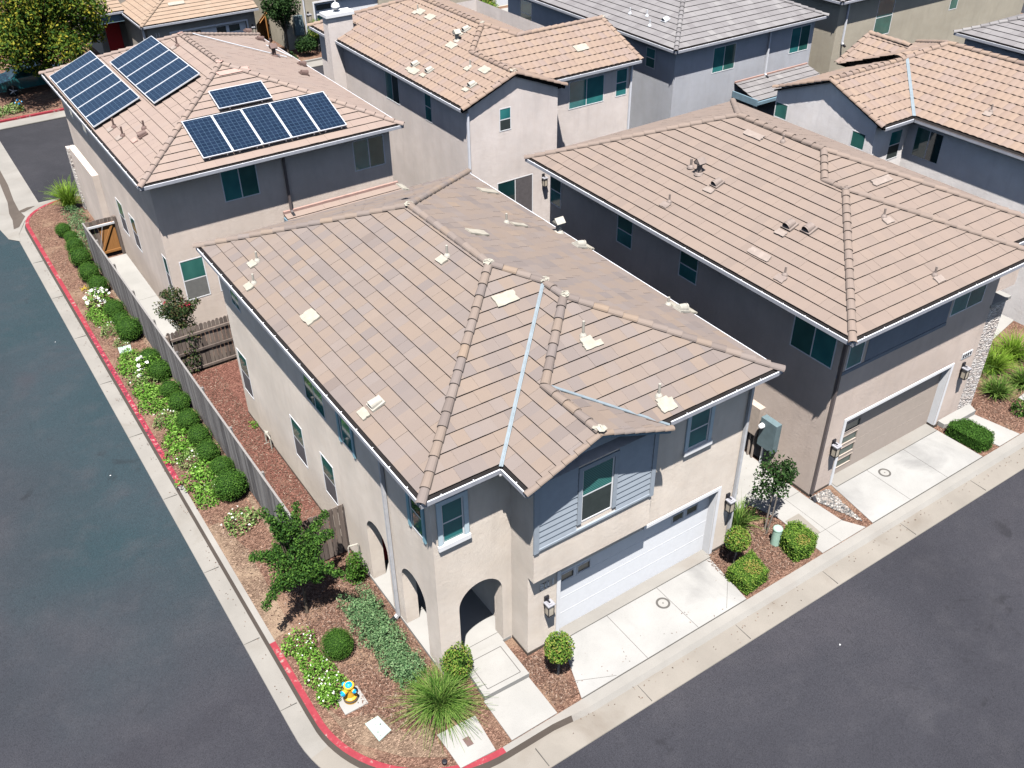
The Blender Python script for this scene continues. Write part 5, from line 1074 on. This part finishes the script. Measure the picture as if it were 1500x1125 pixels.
# box hedges
def boxhedge(label, poly, h, mat, seed, n=3600, dead=None):
    r = random.Random(seed); xs = [p[0] for p in poly]; ys = [p[1] for p in poly]; cx, cy = sum(xs)/len(xs), sum(ys)/len(ys); m = MB()
    def inside(x, y):
        c = False
        for i in range(len(poly)):
            (x1,y1),(x2,y2) = poly[i], poly[i-1]
            if (y1 > y) != (y2 > y) and x < (x2-x1)*(y-y1)/(y2-y1)+x1: c = not c
        return c
    sh = [(cx+(x-cx)*.93, cy+(y-cy)*.93) for x, y in poly]; m.prism(sh, 0, h*.9, .05); k = 0
    while k < n:
        if r.random() < .55:
            x, y = r.uniform(min(xs),max(xs)), r.uniform(min(ys),max(ys))
            if not inside(x, y): continue
            ed = min(1, 4*min(abs(x-min(xs)),abs(max(xs)-x),abs(y-min(ys)),abs(max(ys)-y))+.5); p = Vector((x,y,h*(.9+.1*ed)+r.uniform(-.05,.03))); nn = Vector((0,0,1))
        else:
            i = r.randrange(len(poly)); a, b = poly[i], poly[i-1]; t_ = r.random(); x, y = a[0]+(b[0]-a[0])*t_, a[1]+(b[1]-a[1])*t_; nn = Vector((x-cx,y-cy,0)).normalized(); p = Vector((x,y,r.uniform(.02,h)))+nn*r.uniform(-.06,.02)
        brown = dead and (p.x-dead[0])**2+(p.y-dead[1])**2 < dead[2]**2 and r.random() < .7
        leaf(m, p, (nn*.5+rdir(r)*.5+Vector((0,0,.2))).normalized(), .045, r, (.85+.15*r.random()) if brown else r.random()**1.1*.8, .55); k += 1
    o = thing('box_hedge', label, 'hedge', 'low clipped box hedges by the driveways', (cx,cy,0)); m.build('foliage', M[mat], o); return o
boxhedge('flat clipped diamond hedge beside the white garage driveway, with a brown patch', [(14.18,11.38),(15.2,11.5),(15.02,10.68),(14.2,10.62)], .42, 'box_light', 51, dead=(14.75,11.0,.25))
boxhedge('rounded square hedge next to the green cylinder', [(16.2,11.38),(16.7,11.62),(17.0,11.5),(17.0,10.8),(16.55,10.62),(16.05,10.75)], .5, 'box_light', 52, dead=(16.5,10.9,.2))
boxhedge('oblong clipped hedge beside the tan garage driveway', [(24.05,11.85),(24.35,11.95),(24.88,11.7),(24.92,10.85),(24.6,10.62),(24.12,10.7)], .42, 'box', 53)
# lollipop shrubs
def lolly(label, x, y, hc, rr, seed, mat='box_light'):
    o = thing('topiary_shrub', label, 'shrub', 'lollipop topiaries', (x,y,0)); r = random.Random(seed); m = MB(); cloud(m, (x,y,hc), rr, 1900, .055, r, .72, .45, .6, lump=.16); core(m, (x,y,hc), rr, r, .7); m.build('crown', M[mat], o)
    t_ = MB(); t_.tube([(x,y,0),(x+.02,y,hc*.5),(x,y,hc)], [.032,.026,.022], 7); t_.build('trunk', M['bark_grey'], o); return o
lolly('lollipop topiary between the front walk and the white garage driveway', 8.78, 11.42, .98, .37, 61); lolly('lollipop topiary at the right end of the white garage', 14.72, 11.62, .95, .34, 62)
lolly('far lollipop topiary in front of the house beyond the lane', 24.8, 59.8, 1.5, .6, 63)
o = thing('dense_shrub', 'rounded leafy shrub beside the raised porch step', 'shrub', loc=(6.8,12.8,0)); r = random.Random(64); m = MB(); cloud(m, (6.8,12.8,.45), (.38,.38,.45), 2000, .055, r, .7, .45, .6, zmin=.02, lump=.18); core(m, (6.8,12.8,.45), (.38,.38,.45), r, .7); m.build('foliage', M['box_light'], o)
o = thing('upright_shrub', 'small upright shrub by the brown fence panel and arched wall', 'shrub', loc=(6.15,16.75,0)); r = random.Random(65); m = MB()
for k in range(4): cloud(m, (6.15+.04*math.sin(k*2),16.75+.05*math.cos(k),.22+.22*k), (.26,.26,.22), 330, .06, r, .4, .4, .6, zmin=.02, lump=.25)
m.build('foliage', M['box'], o); t_ = MB(); t_.tube([(6.15,16.75,0),(6.15,16.75,.8)], .02, 6); t_.build('stem', M['bark'], o)
o = thing('irrigation_pipe', 'small grey looped pipe behind the upright shrub', 'pipe', loc=(6.35,17.15,0)); m = MB(); m.tube([(6.2,17.2,0),(6.2,17.2,.85),(6.22,17.2,.9),(6.45,17.15,.9),(6.47,17.15,.86),(6.47,17.15,0)], .022, 6); m.build('pipe', M['vent_a'], o)
# strappy clumps
def straps(label, x, y, n, L, mat, seed, w_=.016, lean=1.0, cat='grass', zb=0):
    r = random.Random(seed); m = MB()
    for _ in range(n):
        a = r.uniform(0, 2*math.pi); out = r.uniform(.15, 1)*lean; l = L*r.uniform(.6,1.1); d = Vector((math.cos(a), math.sin(a), 0)); s = Vector((-d.y, d.x, 0)); b = Vector((x,y,zb))+d*r.uniform(0,.2)+s*r.uniform(-.12,.12); tint = r.random(); pts = []; bend = r.gauss(0, .28)*l
        for i in range(6):
            k = i/5; pts.append(b+d*(l*out*k*(.35+.65*k))+Vector((0,0,l*(k*(1.05-.25*out)-.62*out*k*k)+.02))+s*(bend*k*k))
        for i in range(5):
            wa, wb = w_*(1-i/5*.85), w_*(1-(i+1)/5*.85); m.face([pts[i]-s*wa, pts[i]+s*wa, pts[i+1]+s*wb, pts[i+1]-s*wb], min(1, tint*.8+.05*i))
    o = thing('grass_clump', label, cat, loc=(x,y,0)); m.build('blades', M[mat], o); return o
straps('large arching strappy clump beside the front walk', 6.02, 12.25, 900, 1.0, 'grass_blade', 71, .0125, 1.2)
straps('strappy dark clump beside the white downspout at the right corner', 15.75, 12.55, 330, 1.0, 'grass_blade', 72, .015, .7)
straps('tall lime green clump at the far end of the long bed', 5.5, 44.7, 420, 1.5, 'grass_lime', 73, .022, .75)
for i, (x, y, L, lb) in enumerate([(28.3,13.1,1.15,'tall strappy clump nearest the stone pier at the right edge'),(29.6,13.2,1.15,'tall strappy clump against the right edge of the photo'),(27.2,12.2,.8,'smaller strappy clump by the entry walk of the taupe house'),(28.4,12.0,.85,'strappy clump in front of the tall ones at the right edge'),(27.6,13.6,1.2,'strappy clump at the foot of the stone pier')]):
    straps(lb, x, y, 380, L, 'grass_lime' if i in (0, 1) else 'grass_blade', 80+i, .018, .9)
mb_, _ = clump(90,'cover',500,.35,.35,.4,.08); plant('leafy_shrub', 'low dark leafy shrub at the right edge beside the entry walk', 'shrub', mb_, 'crape', (27.0,11.2,0))
o = thing('spreading_juniper', 'blue green spreading juniper under the lime clump by the far gate', 'shrub', loc=(5.2,42.0,0)); r = random.Random(91); m = MB()
for k in range(8): cloud(m, (5.35+.2*math.sin(k*1.7),43.6-.5*k,.25), (.38,.42,.38), 420, .075, r, .5, .4, .35, zmin=.01, lump=.3)
m.build('foliage', M['juniper'], o)
# trees
def tree(name, label, base, trunk, blobs, mat, seed, n, size, r0=.05, barkm='bark', ratio=.55, flowers=None, cat='tree', trunks=1, shell=.25, lump=.4):
    o = thing(name, label, cat, loc=base); r = random.Random(seed); b = Vector(base); m = MB(); top = b+Vector(trunk)
    for k in range(trunks):
        e = Vector((r.uniform(-.1,.1), r.uniform(-.1,.1), 0))*(k > 0)*2.2; m.tube([b+e*.8, b.lerp(top,.5)+e*1.2+Vector((r.uniform(-.03,.03),r.uniform(-.03,.03),0)), top+e*1.5], [r0, r0*.8, r0*.6], 8)
    for c, rad in blobs:
        p = b+Vector(c); md = top.lerp(p,.5)+Vector((r.uniform(-.1,.1),r.uniform(-.1,.1),r.uniform(0,.12))); m.tube([top.lerp(b,.25*r.random()), md, p], [r0*.5, r0*.3, r0*.12], 6)
    m.build('trunk', M[barkm], o); lf = MB(); vt = sum(rr[0]*rr[1]*rr[2] if hasattr(rr,'__len__') else rr**3 for c, rr in blobs)**1
    tot = sum((rr[0]*rr[1]*rr[2] if hasattr(rr,'__len__') else rr**3)**.72 for c, rr in blobs)
    for c, rr in blobs:
        v = (rr[0]*rr[1]*rr[2] if hasattr(rr,'__len__') else rr**3)**.72; cloud(lf, b+Vector(c), rr, int(n*v/tot), size, r, shell, .35, ratio, zmin=b.z+.1, lump=lump)
    cr = lf.build('crown', M[mat], o)
    if flowers:
        q = MB()
        for c, rr in flowers: cloud(q, b+Vector(c), rr, 60, .07, r, .2, .3, .8)
        tag(q.build('flowers', M['flower_red'], cr), kind='stuff')
    return o
# crape myrtle at the corner: spreading, with long leafy shoots
cb = [((0,0,1.75),(.55,.55,.5)),((-.35,.35,1.6),(.45,.5,.45)),((.45,.1,1.6),(.5,.45,.42)),((.1,-.4,1.45),(.5,.42,.4)),((-.45,-.2,1.3),(.42,.4,.36)),((.15,.5,1.9),(.4,.42,.4)),((.4,-.35,1.15),(.36,.36,.3)),((-.2,.75,1.55),(.32,.35,.32))]
for d, L in (((1.0,.55,.42),1.15),((.5,.9,.65),1.05),((-.25,1.0,.75),1.1),((-1,-.5,-.25),1.0),((.75,-.75,-.15),1.0),((-.9,.6,.2),.8),((.95,.1,.3),.8),((.0,.5,1.0),.95),((-.3,.1,1.0),1.0)):
    v = Vector(d).normalized()
    for k in range(4): s_ = .5+L*(k+1)/4.0; cb.append(((v.x*s_, v.y*s_, 1.6+v.z*s_*.9-.05*k), (.24-.022*k,)*3))
cb = [((x*.8, y*.82, z+.32+.25*max(0, z-1.6)), tuple(.74*q for q in (rr if hasattr(rr, '__len__') else (rr,)*3))) for (x, y, z), rr in cb]
tree('crape_myrtle', 'spreading dark green crape myrtle at the corner bed with long leafy shoots', (4.62,16.55,0), (.05,.1,1.1), cb, 'crape', 101, 15000, .066, .05, 'bark')
cb = [((0,0,1.1),(.45,.5,.6)),((.1,.3,1.8),(.42,.5,.5)),((-.1,.2,2.25),(.36,.42,.4)),((.25,.0,2.3),(.3,.36,.36)),((-.25,.7,2.0),(.3,.36,.3)),((.1,.6,2.6),(.22,.28,.28)),((.0,-.2,.65),(.42,.5,.5)),((.1,.3,.9),(.4,.45,.5)),((.15,-.1,1.4),(.38,.42,.4)),((.5,.2,2.2),(.22,.22,.2)),((.75,.2,2.3),(.14,.14,.12)),((-.1,.9,2.5),(.2,.25,.2)),((.2,.2,2.8),(.16,.2,.2))]
tree('crape_myrtle', 'narrow crape myrtle with a few red blooms against the cross fence', (5.85,29.05,0), (.05,.1,1.6), cb, 'crape_dark', 102, 7500, .085, .035, 'bark', flowers=[((.35,.05,2.35),(.12,.12,.1)),((.28,.3,2.5),(.08,.08,.08)),((.15,.1,2.35),(.07,.07,.07)),((-.2,.7,2.3),(.05,.05,.05))])
cb = [((-.05,.1,1.75),(.4,.4,.35)),((.3,.05,1.9),(.38,.34,.32)),((.0,.2,2.15),(.36,.34,.28)),((-.3,.1,1.5),(.3,.28,.22)),((.5,.0,1.65),(.3,.28,.24)),((.25,-.1,1.45),(.25,.25,.18)),((.6,.1,2.0),(.22,.2,.18)),((.75,-.05,1.75),(.16,.15,.14))]
tree('young_tree', 'young slender tree with two thin trunks beside the green cylinder', (16.4,12.1,0), (.12,.05,1.4), cb, 'tree_dark', 103, 1500, .10, .028, 'bark_grey', trunks=2)
cb = []; r = random.Random(104)
for _ in range(34):
    d = rdir(r); d.z = d.z*.75+.1; k = r.uniform(.35,.95); cb.append(((d.x*3.9*k, d.y*3.2*k, 3.9+d.z*2.9*k), tuple(r.uniform(.85,1.4) for _ in range(3))))
tree('street_tree', 'large yellowing tree over the parked car, top left corner', (8.5,60.9,0), (.1,0,2.4), cb, 'tree_gold', 105, 26000, .19, .17, 'bark')
cb = []; r = random.Random(106)
for _ in range(12): d = rdir(r); k = r.uniform(.3,.9); cb.append(((d.x*1.1*k, d.y*1.1*k, 3.0+d.z*1.9*k), tuple(r.uniform(.45,.75) for _ in range(3))))
tree('street_tree', 'dark green upright tree beside the orange cedar fence, top', (22.9,60.4,0), (.05,0,1.6), cb, 'tree_dark', 107, 5200, .15, .08, 'bark')
for i, (x, y, s_, lb) in enumerate([(20.6,59.9,.9,'dark leafy bush left of the dark upright tree beyond the lane'),(23.9,59.7,.8,'dark leafy bush between upright tree and far topiary'),(25.0,60.6,.9,'dark bush under the far lollipop topiary'),(21.9,58.0,.7,'sprawling bush hanging over the lane kerb beyond the solar house roof'),(38.3,60.5,.8,'round green bush beside the far white driveway'),(38.9,62.0,.9,'taller bush behind the round one by the far white driveway')]):
    r = random.Random(110+i); m = MB()
    for k in range(4): cloud(m, (r.uniform(-.5,.5)*s_,r.uniform(-.4,.4)*s_,.5*s_+r.uniform(0,.5)*s_), (.6*s_,.6*s_,.55*s_), 420, .13, r, .4, .4, .6, zmin=.02, lump=.4)
    plant('garden_bush', lb, 'bush', m, 'tree_dark' if i < 4 else 'box_light', (x,y,0))
r = random.Random(120); m = MB()
for k in range(10): cloud(m, (4.6+r.uniform(-.7,1.6),59.9+r.uniform(-.6,.8),.15), (.6,.55,.32), 330, .11, r, .4, .4, .6, zmin=.01, lump=.3)
plant('garden_bed', 'low green planting around the far hydrant, left edge', 'ground cover', m, 'cover_pale', (0,0,0))

# ------------------------------------------------------------------ street furniture and small things
def hydrant(label, x, y, rz, pad=True):
    o = thing('fire_hydrant', label, 'hydrant', 'fire hydrants', (x,y,0)); m = MB(); z0 = .02
    m.lathe((x,y,z0), [(.17,0),(.17,.04),(.105,.05),(.10,.09),(.16,.10),(.16,.135),(.11,.16),(.092,.3),(.092,.46),(.125,.47),(.125,.5)], 18); bo = m.build('barrel', M['hyd_yellow'], o)
    for k, (a, L, r1) in enumerate(((rz,.17,.062),(rz+math.pi*.5,.13,.045),(rz-math.pi*.5,.13,.045))):
        d = Vector((math.cos(a), math.sin(a), 0)); n = MB(); n.lathe(Vector((x,y,.42))+d*.05, [(r1,0),(r1,L-.03)], 12, axis=d); n.build('nozzle', M['hyd_yellow'], o)
        n = MB(); n.lathe(Vector((x,y,.42))+d*(.02+L), [(r1*1.12,0),(r1*1.12,.04),(r1*.6,.045),(r1*.3,.07)], 12, axis=d); n.build('nozzle_cap', M['hyd_blue'], o)
    n = MB(); n.lathe((x,y,z0+.5), [(.088,0),(.08,.03),(.05,.055),(.026,.07),(.026,.10)], 18); n.build('bonnet', M['hyd_blue'], o)
    n = MB(); n.lathe((x,y,z0+.045), [(.175,0),(.175,.03),(.12,.035)], 18); n.build('base_flange', M['kface'], o)
hydrant('yellow fire hydrant with blue caps on a white pad at the corner', 4.40, 13.57, R(200)); hydrant('far yellow fire hydrant under the yellowing tree', 6.35, 59.9, R(270))
m = MB(); m.prism([(4.10,13.82),(4.10,13.25),(4.68,13.24),(4.68,13.82)], -.05, .02); tag(m.build('hydrant_pad', M['conc']), 'square white concrete pad under the corner hydrant', 'concrete pad')
def lid(name, label, poly, z, mat, cat='utility lid'):
    m = MB(); m.prism(poly, -.05, z); cx, cy = sum(p[0] for p in poly)/len(poly), sum(p[1] for p in poly)/len(poly); o = m.build(name, M[mat]); tag(o, label, cat)
    q = MB(); q.lathe((cx+.08,cy+.05,z), [(.02,0),(.02,.003)], 8); q.lathe((cx-.06,cy-.1,z), [(.015,0),(.015,.003)], 8); q.build('lid_slot', M['joint'], o); return o
lid('utility_box', 'faded green utility box lid on bare soil below the hydrant', [(4.36,12.78),(4.70,12.80),(4.78,12.3),(4.42,12.2)], .03, 'green_lid'); lid('utility_box', 'faded green lid in the long bed beside the ninth boxwood', [(4.05,31.7),(4.48,31.65),(4.4,31.15),(4.0,31.25)], .03, 'green_lid')
lid('drain_cover', 'small brown square cover in the white slab by the red kerb', [(5.98,11.2),(6.13,11.19),(6.13,10.96),(5.98,10.97)], .028, 'vent_b', 'drain cover'); lid('utility_box', 'tan rectangular lid set in the walk beside the rounded square hedge', [(17.08,11.98),(17.62,11.98),(17.55,11.14),(17.1,11.14)], .025, 'pan_front')
def cover(label, x, y):
    m = MB(); m.lathe((x,y,.0), [(.13,0),(.13,.018),(.125,.019)], 24); o = m.build('cleanout_cover', M['conc']); tag(o, label, 'round cover', 'round covers in the driveways'); q = MB(); n = 28
    for k in range(n):
        a, b = 2*math.pi*k/n, 2*math.pi*(k+1)/n; q.face([(x+math.cos(t_)*rr, y+math.sin(t_)*rr, .021) for t_, rr in ((a,.13),(b,.13),(b,.185),(a,.185))])
    q.build('cover_ring', M['joint'], o); q = MB(); q.lathe((x,y,.019), [(.02,0),(.02,.003)], 8); q.build('cover_bolt', M['joint'], o)
cover('round cover in the white garage driveway', 12.28, 11.66); cover('round cover in the tan garage driveway', 21.05, 11.75)
o = thing('utility_pedestal', 'pale green plastic cylinder standing between the young tree and hedges', 'utility post', loc=(16.22,11.55,0)); m = MB(); m.lathe((16.22,11.55,0), [(.135,0),(.125,.52),(.13,.53)], 20); m.build('pedestal_body', M['green_plastic'], o); m = MB(); m.lathe((16.22,11.55,.53), [(.135,0),(.135,.03),(.115,.06),(.05,.075)], 20); m.build('pedestal_cap', M['green_plastic'], o)
m = MB(); m.lathe((5.36,10.93,0), [(.06,0),(.06,.07),(.04,.08)], 12); tag(m.build('valve_cap', M['black']), 'small black valve cap beside the white slab and red kerb', 'valve cap')
o = thing('backflow_valve', 'small grey pipe fitting at the foot of the cream wall in the side yard', 'pipe fitting', loc=(6.42,23.4,0)); m = MB(); m.tube([(6.42,23.2,0),(6.42,23.2,.42),(6.42,23.26,.46),(6.42,23.6,.46),(6.42,23.64,.4),(6.42,23.64,0)], .025, 7); m.lathe((6.42,23.42,.42), [(.06,0),(.07,.06),(.05,.12)], 10); m.tube([(6.36,23.2,.3),(6.2,23.1,.38)], .015, 6); m.build('fitting', M['vent_a'], o)
for i, (x, y, z, lb) in enumerate([(1.94,25.0,-.163,'small white scrap lying on the left street'),(2.3,33.7,-.163,'tiny white scrap farther up the left street'),(15.1,8.3,-.163,'tiny white scrap on the front street')]):
    m = MB(); r = random.Random(i); m.face([(x+math.cos(a)*r.uniform(.012,.03), y+math.sin(a)*r.uniform(.012,.03), z+r.uniform(0,.02)) for a in (0,1.2,2.5,3.6,5)]); tag(m.build('paper_scrap', M['white']), lb, 'litter')
# parked car under the tree
def car(x, y, rz):
    o = thing('parked_car', 'teal car parked under the yellowing tree, left edge', 'car'); m = MB(); W = .88
    prof = [(-2.2,.35),(-2.25,.62),(-2.1,.85),(-1.3,.95),(-.75,1.38),(.55,1.42),(1.25,.98),(2.05,.86),(2.25,.62),(2.22,.35)]
    inset = lambda z: 0 if z < .95 else (z-.95)*.45
    Lp = [(a,-W+inset(z),z) for a, z in prof]; Rp = [(a,W-inset(z),z) for a, z in prof]; n = len(prof)
    for i in range(n): k = (i+1) % n; m.face([Lp[i],Lp[k],Rp[k],Rp[i]])
    m.face(Lp); m.face(Rp); m.build('body', M['car'], o); g_ = MB()
    for sg in (-1, 1): g_.face([(-1.15,sg*(W+.004),1.0),(-.72,sg*(W-.17),1.33),(.5,sg*(W-.18),1.36),(1.05,sg*(W+.004),1.0)])
    g_.face([(1.22,-W+.1,1.01),(1.22,W-.1,1.01),(.6,W-.28,1.42),(.6,-W+.28,1.42)]); g_.face([(-1.3,-W+.1,.97),(-1.3,W-.1,.97),(-.8,W-.28,1.37),(-.8,-W+.28,1.37)]); g_.build('window', M['glass_dark'], o)
    for a in (-1.4, 1.4):
        for sg in (-1, 1):
            w_ = MB(); w_.lathe((a,sg*(W-.16),.33), [(.2,0),(.33,.01),(.33,.19),(.2,.2)], 18, axis=(0,sg,0)); wo = w_.build('wheel', M['tyre'], o); q = MB()
            q.lathe((a,sg*(W+.042),.33), [(.06,0),(.06,.012)], 10, axis=(0,sg,0))
            for s_ in range(5): t_ = 2*math.pi*s_/5; q.bar((a,sg*(W+.048),.33), (a+math.cos(t_)*.22,sg*(W+.045),.33+math.sin(t_)*.22), .012, .05)
            q.build('rim', M['alu'], wo)
    for sg in (-1, 1):
        l = MB(); l.lathe((2.17,sg*.62,.7), [(.11,0),(.1,.06),(.04,.08)], 12, axis=(1,0,0)); l.build('headlight', M['lamp_glass'], o); q = MB(); q.box(-2.24,-2.2,sg*.62-.12,sg*.62+.12,.66,.78); q.build('tail_light', M['door_red'], o)
    o.location = (x, y, 0); o.rotation_euler = (0,0,rz)
car(7.9, 63.4, R(2))

# ------------------------------------------------------------------ sun, sky, camera
sx, sy = .25, .325                                                    # horizontal shift of a shadow per metre of height
sun_dir = Vector((-sx, -sy, 1)).normalized()
L_ = bpy.data.lights.new('sun', 'SUN'); L_.energy = 5.0; L_.angle = R(.5); L_.color = (1, .965, .91)
so = bpy.data.objects.new('sun', L_); COL.objects.link(so); so.rotation_euler = sun_dir.to_track_quat('Z', 'Y').to_euler()
w = bpy.data.worlds.new('World'); S.world = w; w.use_nodes = True; nt = w.node_tree; sky = nt.nodes.new('ShaderNodeTexSky'); sky.sky_type = 'NISHITA'; sky.sun_disc = False
sky.sun_elevation = math.asin(sun_dir.z); sky.sun_rotation = math.atan2(sun_dir.x, sun_dir.y)
nt.links.new(sky.outputs[0], nt.nodes['Background'].inputs[0]); nt.nodes['Background'].inputs[1].default_value = .055
S.view_settings.view_transform = 'Standard'; S.view_settings.look = 'None'; S.view_settings.exposure = 1.08; S.view_settings.gamma = 1
cam = bpy.data.cameras.new('camera'); co = bpy.data.objects.new('camera', cam); COL.objects.link(co); S.camera = co
right = Vector((.82965, -.55820, -.00975)); up = Vector((.33333, .48128, .81072)); fwd = Vector((.44785, .67586, -.58536))
co.matrix_world = Matrix(((right.x,up.x,-fwd.x,0),(right.y,up.y,-fwd.y,0),(right.z,up.z,-fwd.z,18.9),(0,0,0,1)))
cam.sensor_width = 36; cam.lens = 33.58; cam.clip_end = 1500; cam.clip_start = .1
S.cycles.max_bounces = 6; S.cycles.diffuse_bounces = 0; S.cycles.glossy_bounces = 2; S.cycles.transmission_bounces = 3
